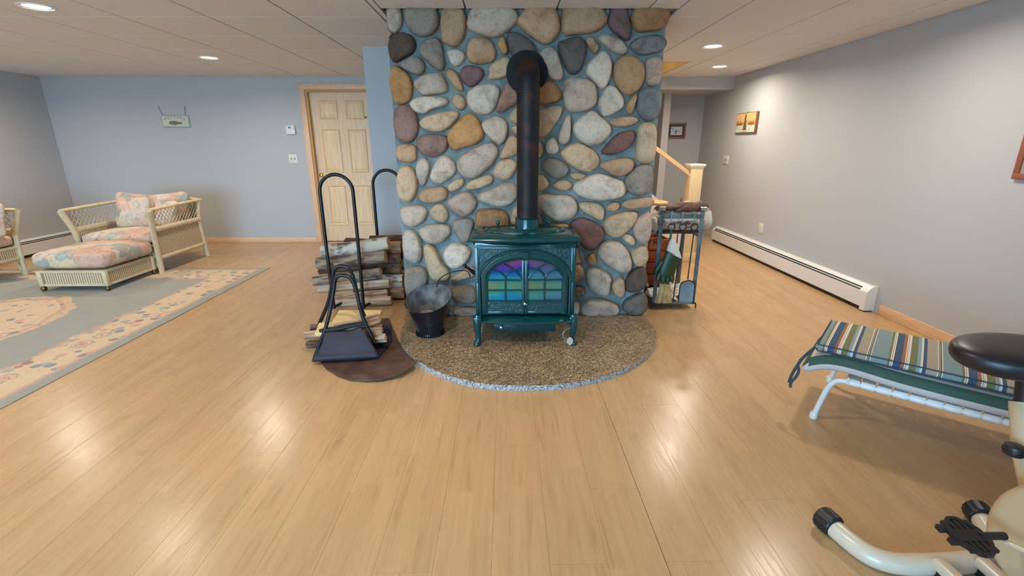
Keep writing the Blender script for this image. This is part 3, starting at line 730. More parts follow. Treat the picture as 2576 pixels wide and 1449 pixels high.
sp(MB().lathe([(.098, .762), (.098, .77), (.086, .78), (.084, .80), (.083, .845), (.088, .852), (.079, .856)], 32, (PX, PY, .012)), 'flue_collar', enamel_m, top)
# arch moulding around the doors
AX, AZ, AR, AH = .124, .487, .285, .175   # centre x, spring height, half width, rise
def arch(rx, rz, y, n=40, legs=.24): 
    P = [Vector((AX-rx, y, legs))] if legs else []
    P += [Vector((AX-rx*math.cos(math.pi*k/n), y, AZ+rz*math.sin(math.pi*k/n))) for k in range(n+1)]
    if legs: P.append(Vector((AX+rx, y, legs)))
    return P
sp(MB().tube(arch(AR+.018, AH+.016, Y0-.012), .007, 8).tube(arch(AR+.03, AH+.028, Y0-.008), .004, 6), 'arch_moulding', enamel_m)
arb = MB()
P = arch(AR-.035, AH-.032, Y0-.034, 60, .30)
for k in range(0, 110):
    t = k/109*(len(P)-1); i = min(int(t), len(P)-2); q = P[i].lerp(P[i+1], t-i); arb.lathe([(.0001, -.003), (.0035, 0), (.0001, .003)], 5, q)
sp(arb, 'arch_beading', enamel_m)
sp(MB().prism([(AX-.022, Y0-.045, AZ+AH+.012), (AX+.022, Y0-.045, AZ+AH+.012), (AX+.016, Y0-.045, AZ+AH-.028), (AX-.016, Y0-.045, AZ+AH-.028)], (0, .05, 0)), 'keystone', enamel_m, smooth=0)
# the two doors: frame band, lower panel, muntins, glass lights
ZB, ZG, ZM1, ZM2 = .24, .336, .408, .479
def band(side):
    """door frame: outer arch to glass opening, one half"""
    mb = MB(); y = Y0-.022; n = 22
    out = [(AX+side*AR, ZB)]; inn = [(AX+side*(AR-.035), ZB)]
    for k in range(n+1):
        a = math.pi/2*k/n
        out.append((AX+side*AR*math.cos(a), AZ+AH*math.sin(a))); inn.append((AX+side*max(.018, (AR-.035)*math.cos(a)), AZ+(AH-.045)*math.sin(a)))
    V = []
    for (o_, i_) in zip(out, inn):
        V += [(o_[0], Y0, o_[1]), (o_[0], y, o_[1]), ((o_[0]*.5+i_[0]*.5), y-.010, o_[1]*.5+i_[1]*.5), (i_[0], y, i_[1]), (i_[0], Y0, i_[1])]
    m = len(out); mb.add(V, [(i*5+k, i*5+k+1, (i+1)*5+k+1, (i+1)*5+k) for i in range(m-1) for k in range(4)])
    x0, x1 = sorted((AX+side*.001, AX+side*.02)); mb.box(x0, x1, y-.004, Y0, ZB, AZ+AH-.045, bev=.002)
    x0, x1 = sorted((AX+side*.001, AX+side*(AR-.01))); mb.box(x0, x1, y+.002, Y0, ZG-.016, ZG-.002, bev=.003).box(x0, x1, y, Y0, ZB, ZB+.02, bev=.003)
    return mb
gx = AR-.035
for side in (-1, 1):
    d = sp(band(side), 'stove_door', enamel_m)
    x0, x1 = sorted((AX+side*.016, AX+side*(gx+.005)))
    sp(MB().box(x0, x1, Y0-.020, Y0, ZB+.018, ZG-.014), 'door_skirt', enamelt_m, d, smooth=0)
    mu = MB(); yb = Y0-.017; xa, xb = AX+side*.014, AX+side*(gx-.002); xm = (xa+xb)/2
    for z in (ZM1, ZM2, ZG-.003): mu.tube([(xa, yb, z), (xb, yb, z)], .0055, 8)
    mu.tube([(xm, yb, ZG), (xm, yb, ZM2+.026)], .0055, 8)
    # interlacing tracery: fractions across the door from the hinge side, heights above the upper bar
    for run in ([(.03, .034), (.08, .058), (.14, .068), (.25, .067), (.36, .054), (.44, .038), (.5, .02)], [(.5, .02), (.54, .044), (.63, .064), (.75, .075), (.88, .081), (1, .084)], [(.44, .112), (.56, .102), (.70, .082), (.82, .058), (.92, .03), (.99, .004)]):
        P = []
        for (f_, dz) in run:
            x = xb+(xa-xb)*f_; z = ZM2+dz; lim = AZ+(AH-.045)*math.sqrt(max(0, 1-((x-AX)/gx)**2)); P.append((x, yb, min(z, lim)))
        mu.tube(P, .005, 8, smooth=2)
    sp(mu, 'muntins', enamel_m, d)
    # glass: one light per opening row
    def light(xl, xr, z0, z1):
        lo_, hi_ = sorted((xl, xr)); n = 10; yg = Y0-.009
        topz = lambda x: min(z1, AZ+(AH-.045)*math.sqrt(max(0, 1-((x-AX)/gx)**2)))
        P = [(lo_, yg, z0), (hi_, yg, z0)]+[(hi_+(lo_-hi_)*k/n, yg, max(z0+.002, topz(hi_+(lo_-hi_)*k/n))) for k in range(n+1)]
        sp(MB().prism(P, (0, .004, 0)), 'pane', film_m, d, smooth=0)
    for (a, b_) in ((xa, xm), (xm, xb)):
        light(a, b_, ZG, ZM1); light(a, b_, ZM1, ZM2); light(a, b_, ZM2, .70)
kn = MB().lathe([(1, 0), (.95, .008), (.6, .014), (.3, .012), (.0, .016)], 24, sx=.028, sy=.018)
for v in kn.v: v.xyz = (AX+v.x, Y0-.026-v.z, .318+v.y)
sp(kn, 'latch_boss', enamel_m)
lt = MB().lathe([(.008, 0), (.009, .006), (.004, .008), (.0, .008)], 12)
for v in lt.v: v.xyz = (AX+v.x, Y0-.038-v.z, .318+v.y)
sp(lt, 'latch_pin', chrome_m)
em = MB()                                     # raised founder's mark in the upper corner
for (dx, dz, r) in [(0, 0, 25), (.012, .004, 40), (.024, .002, 20), (.034, -.004, 0), (-.006, -.022, -20), (.006, -.024, 10), (.02, -.026, 60), (.03, -.022, 0), (.038, -.03, 30)]:
    a = math.radians(r); x, z = .365+dx, .655+dz; em.tube([(x-.004*math.sin(a), Y0-.008, z-.005*math.cos(a)), (x+.004*math.sin(a), Y0-.008, z+.005*math.cos(a))], .0022, 6)
sp(em, 'cast_mark', enamel_m)
# ash lip, pan, legs
al = MB(); hw = .318
def lipring(z, grow):
    return [Vector((SX+(hw+grow)*(-1+2*k/30), Y0-.01-(.025+.062*(1-(-1+2*k/30)**2)**.7)-grow, z)) for k in range(31)] + [Vector((SX+hw+grow, Y0+.03, z)), Vector((SX-hw-grow, Y0+.03, z))]
R = [lipring(.184, -.012), lipring(.189, .002), lipring(.198, .008), lipring(.206, .004), lipring(.210, -.006), lipring(.216, -.03), lipring(.222, -.045)]
n = len(R[0]); al.add([p for r in R for p in r], [(i*n+k, i*n+(k+1) % n, (i+1)*n+(k+1) % n, (i+1)*n+k) for i in range(len(R)-1) for k in range(n)]+[tuple(reversed(range(n))), tuple((len(R)-1)*n+k for k in range(n))])
sp(al, 'ash_lip', enamel_m)
og = MB()
for k in range(7):
    a = math.radians(200+140*k/6); og.tube([(SX, 3.0, .226), (SX+.045*math.cos(a), 2.998+.03*math.sin(a), .218)], [.005, .002], 6)
og.tube([(SX+.005, 3.0, .235), (SX+.045, 2.965, .222)], .003, 6)
sp(og, 'lip_ornament', enamel_m)
ap = MB().box(SX-.215, SX+.21, 3.03, 3.35, .108, .172, bev=.006)
for k in range(36):
    x = SX-.21+.415*k/35; ap.box(x-.0025, x+.0025, 3.024, 3.032, .112, .168)
pan = sp(ap, 'ash_pan', enamel_m)
pk = MB().lathe([(.005, 0), (.005, .012), (.010, .016), (.009, .024), (.0, .027)], 12)
for v in pk.v: v.xyz = (SX-.165+v.x, 3.024-v.z, .152+v.y)
sp(pk, 'pan_knob', chrome_m, pan)
for sx_ in (-1, 1):
    for (yf, fo) in ((2.99, -1), (3.40, 1)):
        x = SX+sx_*(BW-.012); lg = MB()
        lg.tube([(x, yf+.01*fo*-1, .245), (x+sx_*.004, yf, .20), (x+sx_*.003, yf, .14), (x-sx_*.004, yf, .09), (x-sx_*.002, yf+fo*.004, .058), (x+sx_*.008, yf+fo*.010, .046), (x+sx_*.010, yf+fo*.012, .036)], [.029, .029, .023, .018, .019, .025, .023], 14, smooth=1)
        lg.box(x-.026, x+.026, yf-.024, yf+.03, .20, .238, bev=.006)
        lg.tube([(x-sx_*.02, yf, .20), (x-sx_*.05, yf, .192), (x-sx_*.075, yf, .205)], [.012, .010, .004], 8, smooth=1)
        sp(lg, 'leg', enamel_m)
# side levers
hl = MB().tube([(SX-BW+.01, 3.12, .50), (SX-BW-.012, 3.10, .515), (SX-BW-.04, 3.09, .54), (SX-BW-.07, 3.085, .565)], [.012, .016, .010, .009], 10)
hl.lathe([(.0, -.012), (.014, -.006), (.014, .006), (.0, .012)], 12, (SX-BW-.02, 3.1, .52)).lathe([(.0, -.01), (.011, -.004), (.011, .006), (.0, .012)], 12, (SX-BW-.072, 3.085, .57))
sp(hl, 'side_door_handle', black_m)
sp(MB().tube([(SX+BW, 3.12, .70), (SX+BW+.02, 3.10, .69), (SX+BW+.03, 3.09, .66)], .007, 8).tube([(SX+BW+.028, 3.092, .665), (SX+BW+.05, 3.08, .60), (SX+BW+.055, 3.075, .575)], [.009, .013, .012], 10), 'damper_handle', M('dark_wood_grip', C(52, 36, 34), .5))
sp(MB().lathe([(.02, .0), (.024, .006), (.012, .012), (.0, .012)], 14, (SX-.27, 3.34, .776)), 'top_cap', black_m, top)
# hang tag on the front leg
tg = thing('hang_tag', 'small white oval paper tag on a wire loop at the stove leg', 'tag', (.43, 2.96, .09))
def onp(mb, name, m, p): 
    o = mb.build(name, m, None); adopt(o, p); return o
onp(MB().tube([(.445, 2.985, .155), (.40, 2.96, .155), (.378, 2.945, .135), (.376, 2.94, .11), (.392, 2.938, .092), (.412, 2.938, .086)], .0035, 8, smooth=1), 'loop', M('grey_wire', C(150, 148, 148), .4, .5), tg)
tgm = MB().lathe([(1, -.001), (1, .001)], 20, sx=.021, sy=.028)
for v in tgm.v: v.xyz = (.425+v.x, 2.936+v.z, .078+v.y)
onp(tgm, 'paper_disc', M('tag_paper', C(190, 172, 158), .8), tg)
# stovepipe
pipe = thing('stovepipe', 'dark rust-flecked stovepipe rising from the stove and elbowing into the stones', 'stovepipe', (PX, PY, .85))
R0 = .0725
def onpipe(mb, name, m=stovepipe_m): o = mb.build(name, m, None); adopt(o, pipe); return o
onpipe(MB().lathe([(R0, .845), (R0, 1.385), (R0+.003, 1.386), (R0+.003, 1.40), (R0-.001, 1.401)], 32, (PX, PY, 0)), 'lower_pipe')
onpipe(MB().lathe([(R0+.002, 1.395), (R0+.002, 1.655), (R0+.005, 1.656), (R0+.005, 1.668), (R0, 1.669)], 32, (PX, PY, 0)), 'upper_pipe')
el = [(PX, PY, 1.65), (PX, PY, 1.70), (PX, PY+.02, 1.755), (PX, PY+.065, 1.80), (PX, PY+.13, 1.822), (PX, PY+.34, 1.824)]
onpipe(MB().tube(el, R0+.002, 32, cap=False), 'elbow')
th = MB().lathe([(.142, .0), (.142, .006), (.075, .010)], 44, close=False)
for v in th.v: v.xyz = (.148+v.x, FPY-.062-v.z, 1.818+v.y)
onpipe(th, 'wall_collar', M('collar_black', C(20, 17, 21), .6, 0, spec=.25))
cb = MB().lathe([(.10, .0), (.10, .09)], 32, close=False)
for v in cb.v: v.xyz = (.148+v.x, FPY+.02-v.z, 1.818+v.y)
onpipe(cb, 'collar_sleeve', black_m)
# ---------------------------------------------------------------- ash hod
BX, BY = -.555, 3.20
hod = thing('ash_bucket', 'black flared metal ash bucket with wire handle and fluted foot beside the stove', 'bucket', (BX, BY, .035))
def rimfn(p):
    t = max(0, (p.z-.06)/.24); return Vector((p.x, p.y, p.z+t*(.32*(p.y-BY)+.10*(p.x-BX)+.06*abs(math.sin(math.atan2(p.y-BY, p.x-BX)))*0)))
onp2 = lambda mb, name, m: (lambda o: (adopt(o, hod), o)[1])(mb.build(name, m, None))
onp2(MB().lathe([(.092, .045), (.10, .09), (.155, .27), (.166, .30), (.170, .303), (.166, .306)], 40, (BX, BY, 0), close=False, fn=rimfn), 'bucket_body', bucket_m)
onp2(MB().lathe([(.088, .05), (.096, .09), (.150, .27), (.165, .305)], 40, (BX, BY, 0), close=False, fn=rimfn), 'bucket_lining', bucketin_m)
onp2(MB().lathe([(.0, .17), (.06, .176), (.10, .165), (.122, .16)], 30, (BX, BY, 0), close=False, fn=lambda p: Vector((p.x, p.y, p.z+.02*mnoise.noise(p*20)+.1*(p.y-BY)))), 'ash_heap', ash_m)
ft = MB().lathe([(.092, .035), (.098, .045), (.095, .06), (.090, .062)], 60, (BX, BY, 0))
for k in range(44):
    a = 2*math.pi*k/44; ft.tube([(BX+.102*math.cos(a), BY+.102*math.sin(a), .036), (BX+.097*math.cos(a), BY+.097*math.sin(a), .062)], .004, 5)
onp2(ft, 'fluted_foot', bucket_m)
hp = [aty(x, y, yy) for x, y, yy in ((1097, 722, 3.33), (1104, 702, 3.34), (1125, 688, 3.33), (1150, 681, 3.30), (1178, 680, 3.25), (1184, 700, 3.2), (1160, 735, 3.15), (1131, 752, 3.14))]
onp2(MB().tube(hp[:6], .004, 8, smooth=2), 'wire_handle', iron_m)
# ---------------------------------------------------------------- firewood rack and logs
rack = thing('firewood_rack', 'black tubular firewood rack with two tall hoop ends beside the chimney', 'log rack', (-1.3, 4.1, 0))
def hoop(y, x0, x1, zt, r=.014):
    xm, rr = (x0+x1)/2, (x1-x0)/2
    P = [(x0+.005, y, .02), (x0, y, .5)]+[(xm-rr*math.cos(math.pi*k/14), y, zt-rr+rr*math.sin(math.pi*k/14)) for k in range(15)]+[(x1, y, .5), (x1-.005, y, .02)]
    return MB().tube(P, r, 12)
for (y, x0, x1) in ((3.80, -1.465, -1.205), (4.46, -1.225, -.965)):
    o = hoop(y, x0, x1, 1.125).build('hoop', black_m, None); adopt(o, rack)
br = MB()
br.tube([(-1.46, 3.80, .035), (-1.22, 4.46, .035)], .012, 10).tube([(-1.21, 3.80, .035), (-.97, 4.46, .035)], .012, 10)
adopt(br.build('base_rail', black_m, None), rack)
def wood(a, b_, r, kind, m, label, group=None, seed=0, name='firewood_log'):
    a, b_ = Vector(a), Vector(b_); ax = (b_-a).normalized()
    u = Vector((0, 0, 1)); u = (u-ax*u.dot(ax)).normalized(); w_ = ax.cross(u)
    n = 18; rg = random.Random(seed); sec = []
    if kind == 'round':
        for k in range(n): sec.append((k*2*math.pi/n, 1+rg.uniform(-.04, .04)))
    else:                                       # split: three- or four-sided wedge
        ks = 3 if kind == 'wedge' else 4; ph = rg.uniform(0, 6)
        for k in range(n):
            t = k*2*math.pi/n; q = (t+ph) % (2*math.pi/ks)-math.pi/ks
            sec.append((t, (.62 if ks == 3 else .78)/math.cos(q)*(1+rg.uniform(-.05, .05)) if True else 1))
    V = []; S = 9
    for i in range(S+1):
        t = i/S; c = a.lerp(b_, t)
        for k, (an, q) in enumerate(sec):
            nz = 1+.10*mnoise.noise(Vector((t*4, an*1.3, seed*2.1)))
            V.append(c+(u*math.cos(an)+w_*math.sin(an))*r*q*nz+ax*(rg.uniform(-.003, .003) if i in (0, S) else 0))
    F_ = [(i*n+k, i*n+(k+1) % n, (i+1)*n+(k+1) % n, (i+1)*n+k) for i in range(S) for k in range(n)]
    mb = MB().add(V, F_); mb.cur = 1; mb.add(V[:n]+V[S*n:], [tuple(reversed(range(n))), tuple(range(n, 2*n))])
    me = mb.build(name, [m, cut_m], None, smooth=50 if kind == 'round' else 38, origin=(a+b_)/2)
    # local X along the log so that the bark runs lengthwise
    rot = Matrix((ax, w_, u)).transposed().to_4x4()
    me.data.transform(rot.inverted()); me.matrix_world = Matrix.Translation((a+b_)/2) @ rot
    tag(me, label, 'log', group); return me
def px(l, r_, rad, kind, m, label, y0, y1=None, seed=0, g=None):
    y1 = y1 if y1 is not None else y0
    return wood(aty(l[0], l[1], y0), aty(r_[0], r_[1], y1), rad, kind, m, label, g, seed)
px((812, 634), (978, 612), .055, 'round', birch_m, 'white birch log lying on top of the stack in the hoop rack', 3.92, 3.92, 1)
px((800, 664), (970, 645), .055, 'round', bark_m, 'thick grey-barked log just under the birch log in the hoop rack', 3.90, 3.90, 2)
px((802, 684), (905, 672), .024, 'wedge', bark2_m, 'thin brown stick squeezed between the two thickest rack logs', 3.93, 3.93, 21)
px((789, 708), (958, 684), .039, 'round', bark_m, 'slender grey log with a clean round sawn end in the rack', 3.885, 3.885, 3)
px((802, 728), (980, 712), .040, 'quad', split_m, 'pale split log with a jagged end below the slender log', 3.91, 3.91, 4)
px((835, 748), (975, 736), .032, 'wedge', splitr_m, 'reddish split log in the middle of the rack stack', 3.93, 3.93, 5)
px((840, 766), (984, 755), .038, 'quad', split_m, 'broad pale split log low in the rack stack', 3.91, 3.91, 6)
px((830, 790), (985, 778), .042, 'quad', splitr_m, 'brown-streaked split log at the foot of the rack stack', 3.92, 3.92, 7)
px((880, 814), (995, 808), .042, 'round', bark2_m, 'dark barked log at the bottom of the rack on the floor', 3.93, 3.93, 8)
px((868, 606), (930, 610), .030, 'wedge', bark2_m, 'small brown bark stick behind the birch log on the stack', 4.1, 4.1, 9)
rg = random.Random(5)
LBL = 'sawn firewood log in the rows behind the front of the hoop rack'
for row in range(3):
    yb = 4.06+row*.145
    z = .085
    while z < .52-row*.01:
        r = rg.uniform(.042, .062)
        cx = -1.15+row*.055+rg.uniform(-.02, .02); hl_ = rg.uniform(.19, .23)
        k = rg.choice(['round', 'round', 'quad']); mm_ = rg.choice([bark_m, bark2_m, birch_m, bark2_m]) if k == 'round' else splitr_m
        wood((cx-hl_, yb+rg.uniform(-.012, .012), z+rg.uniform(-.005, .005)), (cx+hl_, yb+rg.uniform(-.012, .012), z), r, k, mm_, LBL, 'logs in the back rows of the rack', rg.randint(0, 999))
        z += r*1.92
# brown mat (drapes under the rack's end, rounded front)
def floor_px(pts, z=0): return [atz(x, y, z) for x, y in pts]
mp_ = floor_px([(940, 805), (978, 803), (985, 821), (1002, 858), (1023, 897), (1045, 929), (1041, 936), (1010, 952), (960, 962), (920, 963), (880, 959), (850, 949), (820, 930), (803, 908), (800, 880), (830, 845), (880, 815)])
def matz(p): 
    d = (p.xy-Vector((-.575, 2.68))).length; return max(0, .035*(1-d/.38))
bm = bmesh.new(); vs = [bm.verts.new(p) for p in mp_]; f = bm.faces.new(vs)
bmesh.ops.triangulate(bm, faces=[f]); bmesh.ops.subdivide_edges(bm, edges=bm.edges, cuts=4, use_grid_fill=True)
r_ = bmesh.ops.extrude_face_region(bm, geom=list(bm.faces)); up_ = {v for v in r_['geom'] if isinstance(v, bmesh.types.BMVert)}
for v in bm.verts:
    lift = matz(v.co); v.co.z = lift+(.010 if v in up_ else .001)
tag(MB().bm(bm).build('hearth_mat', leather_m, None, smooth=40, origin=(-.9, 2.95, 0)), 'brown rubbery mat with a rounded front and a curled corner by the hearth', 'mat')
# log carrier: two bent-tube handles and a leather sling
car = thing('log_carrier', 'black tubular log carrier with a dark blue leather sling standing on the brown mat', 'log carrier', (-1.07, 2.93, .012))
def U(pts, r=.0125):
    return MB().tube(pts, r, 12, smooth=3)
y1_ = 2.86
fa, fb, fc = aty(866, 706, 2.90), aty(793, 906, 2.84), aty(943, 862, 2.88)
fb.z = max(fb.z, .02)
def handle(ap, l, r, flat=.07):
    return U([l, l.lerp(ap, .45), ap+Vector((-flat, 0, -.05)), ap+Vector((-flat*.75, 0, .035)), ap+Vector((flat*.55, 0, .035)), ap+Vector((flat, 0, -.05)), r.lerp(ap, .45), r])
oa = lambda mb, name, m, **k: (lambda o: (adopt(o, car), o)[1])(mb.build(name, m, None, **k))
oa(handle(fa, fb, fc), 'front_handle', black_m)
ba, bl, brr = aty(862, 682, 3.02), aty(800, 806, 3.08), aty(930, 800, 3.04)
bl = Vector((bl.x, 3.08, .17)); brr = Vector((-.90, 3.04, .16))
oa(handle(ba, aty(803, 815, 3.06), aty(936, 836, 3.0)), 'rear_handle', black_m)
t0, t1 = aty(804, 832, 2.86), aty(925, 812, 2.89)
oa(MB().tube([t0, t0.lerp(t1, .3)+Vector((0, 0, -.004)), t0.lerp(t1, .6)+Vector((0, 0, .0)), t1], [.012, .018, .018, .012], 10), 'handle_bar', black_m)
# sling: front flap falling from the bar, curling at the bottom, running back beneath the wood and up
EL = [aty(815, 831, 2.865), aty(813, 868, 2.835), atz(787, 912, .022)]      # chimney-far edge of the flap, top to bottom
ER = [aty(905, 822, 2.88), aty(948, 858, 2.86), atz(951, 903, .022)]
botL, botR = EL[2], ER[2]
def bez(P, t): return P[0]*(1-t)**2+P[1]*(2*t*(1-t))+P[2]*t**2
def sling(u, v):
    if v < .5:
        t = v/.5; p = bez(EL, t).lerp(bez(ER, t), u)
        p.y -= .032*math.sin(t*math.pi)*(.6+.4*math.sin(u*3.0+.3))+.012*math.exp(-((t-.9)/.1)**2)
        p.z += .012*math.exp(-((t-.88)/.09)**2)+.006*math.sin(u*7+t*4)*(1-t)-.012*math.sin(u*math.pi)*(1-t)**3
        p.x += .008*math.sin(t*5+u*3); return p
    if v < .85:
        t = (v-.5)/.35; p = botL.lerp(botR, u); return Vector((p.x+.02*t, p.y+.27*t, .018+.004*math.sin(u*8)))
    t = (v-.85)/.15; p = botL.lerp(botR, u); return Vector((p.x+.03, p.y+.27+.02*t, .018+.13*t))
sl = oa(MB().grid(sling, 20, 30), 'sling', sling_m, smooth=60)
sm = sl.modifiers.new('thick', 'SOLIDIFY'); sm.thickness = .006
# wood in the carrier
def plank(c, sx, sy, sz, rz, ry, label, m=board_m):
    o = MB().box(-sx/2, sx/2, -sy/2, sy/2, -sz/2, sz/2, bev=.003, seg=1).build('wood_board', m, None, smooth=0)
    o.location = c; o.rotation_euler = (math.radians(8), ry, rz); return tag(o, label, 'board')
plank((-1.03, 3.085, .205), .30, .17, .024, .03, .01, 'smooth pine board offcut lying uppermost in the log carrier')
plank((-1.12, 2.985, .165), .30, .15, .022, .16, .0, 'smooth pine board offcut tucked under the upper one in the carrier')
px((845, 828), (955, 801), .036, 'wedge', splitr_m, 'reddish split stick poking up across the log carrier', 2.93, 2.96, 31)
px((880, 838), (962, 832), .042, 'quad', splitr_m, 'rough split log lying beside the leather sling in the carrier', 2.92, 2.95, 32)
px((905, 856), (971, 849), .028, 'quad', split_m, 'short pale split stick jutting past the edge of the sling', 2.93, 2.93, 33)
px((766, 845), (850, 838), .030, 'quad', splitr_m, 'split stick poking out from the carrier over the bare floor', 2.96, 2.97, 34)
px((773, 866), (850, 862), .030, 'wedge', bark2_m, 'dark barked stick under the poking split stick in the carrier', 2.95, 2.96, 35)
px((782, 825), (850, 822), .026, 'wedge', bark2_m, 'short bark stick at the back of the log carrier', 3.06, 3.06, 36)
# ---------------------------------------------------------------- rug
def rug_mat(hx, hy):
    m, nt, new, link, b = nodes_of('rug_pile')
    tc = new('ShaderNodeTexCoord'); sep = new('ShaderNodeSeparateXYZ'); link(tc.outputs['Object'], sep.inputs[0])
    v = tc.outputs['Object']
    wob = math_(nt, 'MULTIPLY', math_(nt, 'SUBTRACT', tex(nt, v, 4.5, 3), .5), .16)
    ax = math_(nt, 'ABSOLUTE', sep.outputs[0]); ay = math_(nt, 'ABSOLUTE', sep.outputs[1])
    d0 = math_(nt, 'MINIMUM', math_(nt, 'SUBTRACT', hx, ax), math_(nt, 'SUBTRACT', hy, ay))
    d = math_(nt, 'ADD', d0, math_(nt, 'MULTIPLY', wob, .25)); dw = math_(nt, 'ADD', d0, wob)
    slate, cream, rose, sand = C(150, 144, 130), C(206, 176, 136), C(192, 148, 120), C(202, 166, 126)
    inner = ramp(nt, dw, [(0, cream), (.40, sand), (.425, rose), (.45, slate)], 'CONSTANT')
    outer = ramp(nt, d, [(0, slate), (.075, rose), (.10, sand), (.115, cream)], 'CONSTANT')
    isout = math_(nt, 'LESS_THAN', d, .13)
    c = mix(nt, isout, inner, outer)
    # oval medallion
    e = math_(nt, 'SQRT', math_(nt, 'ADD', math_(nt, 'POWER', math_(nt, 'MULTIPLY', sep.outputs[0], 1.15), 2), math_(nt, 'POWER', math_(nt, 'MULTIPLY', sep.outputs[1], .82), 2)))
    e = math_(nt, 'ADD', e, math_(nt, 'MULTIPLY', wob, 1.0))
    med = ramp(nt, e, [(0, cream), (.62, rose), (.66, sand), (.72, slate)], 'CONSTANT')
    c = mix(nt, math_(nt, 'LESS_THAN', e, .72), c, med)
    # blossoms and leaves, gathered in clumps on the cream
    vo = new('ShaderNodeTexVoronoi'); vo.inputs['Scale'].default_value = 13; link(v, vo.inputs['Vector'])
    sc_ = new('ShaderNodeSeparateColor'); link(vo.outputs['Color'], sc_.inputs[0])
    clump = math_(nt, 'GREATER_THAN', tex(nt, v, 3.1, 2), .44)
    spot = math_(nt, 'LESS_THAN', vo.outputs['Distance'], .42)
    oncream = math_(nt, 'MAXIMUM', math_(nt, 'MULTIPLY', math_(nt, 'GREATER_THAN', d, .10), math_(nt, 'LESS_THAN', dw, .44)), math_(nt, 'LESS_THAN', e, .70))
    fl_ = ramp(nt, sc_.outputs[0], [(0, C(112, 122, 130)), (.30, C(196, 138, 118)), (.46, C(150, 150, 138)), (.62, C(214, 172, 140)), (.8, C(160, 92, 80)), (.88, C(130, 138, 140))], 'CONSTANT')
    c = mix(nt, math_(nt, 'MULTIPLY', math_(nt, 'MULTIPLY', math_(nt, 'MULTIPLY', clump, spot), oncream), .85), c, fl_)
    v2 = new('ShaderNodeTexVoronoi'); v2.inputs['Scale'].default_value = 4.6; link(v, v2.inputs['Vector'])
    s2 = new('ShaderNodeSeparateColor'); link(v2.outputs['Color'], s2.inputs[0])
    pet = math_(nt, 'ADD', v2.outputs['Distance'], math_(nt, 'MULTIPLY', math_(nt, 'SUBTRACT', tex(nt, v, 26, 2), .5), .3))
    ros = ramp(nt, pet, [(0, C(168, 96, 82)), (.07, C(206, 150, 124)), (.13, C(176, 112, 96)), (.17, C(216, 178, 142)), (.23, C(196, 150, 124)), (.27, C(122, 128, 126))], 'CONSTANT')
    gate = math_(nt, 'MULTIPLY', math_(nt, 'MULTIPLY', math_(nt, 'LESS_THAN', pet, .31), math_(nt, 'GREATER_THAN', s2.outputs[1], .45)), oncream)
    c = mix(nt, math_(nt, 'MULTIPLY', gate, .8), c, ros)
    c = mix(nt, .35, c, ramp(nt, tex(nt, v, 160, 2), [(.3, (.8, .8, .8, 1)), (.6, (1.05, 1.05, 1.05, 1))]), 'MULTIPLY')
    c = mix(nt, .5, c, ramp(nt, tex(nt, v, 6, 3), [(.3, (.88, .88, .88, 1)), (.7, (1.06, 1.06, 1.06, 1))]), 'MULTIPLY')
    link(c, b.inputs['Base Color']); b.inputs['Roughness'].default_value = 1; b.inputs['Specular IOR Level'].default_value = .1
    b.inputs['Sheen Weight'].default_value = .2
    bump(nt, b, tex(nt, v, 220, 2), .4, .004)
    return m
RX0, RX1, RY0, RY1 = -5.75, -2.70, 1.45, 5.27
rhx, rhy = (RX1-RX0)/2, (RY1-RY0)/2
def rugf(u, v):
    x, y = -rhx+2*rhx*u, -rhy+2*rhy*v
    e = min(rhx-abs(x), rhy-abs(y)); wv = .012*mnoise.noise(Vector((x*2, y*2, 5)))
    return Vector((x+wv*(1 if abs(x) > rhx-.05 else 0), y+wv*(1 if abs(y) > rhy-.05 else 0), .008-(.004 if e < .004 else 0)))
rg_ = MB().grid(rugf, 60, 76); bx_ = len(rg_.v)
rg_.box(-rhx, rhx, -rhy, rhy, .0005, .004)
ro = rg_.build('area_rug', rug_mat(rhx, rhy), None); ro.location = ((RX0+RX1)/2, (RY0+RY1)/2, 0)
tag(ro, 'large grey-blue area rug with cream floral border and medallion', 'rug')

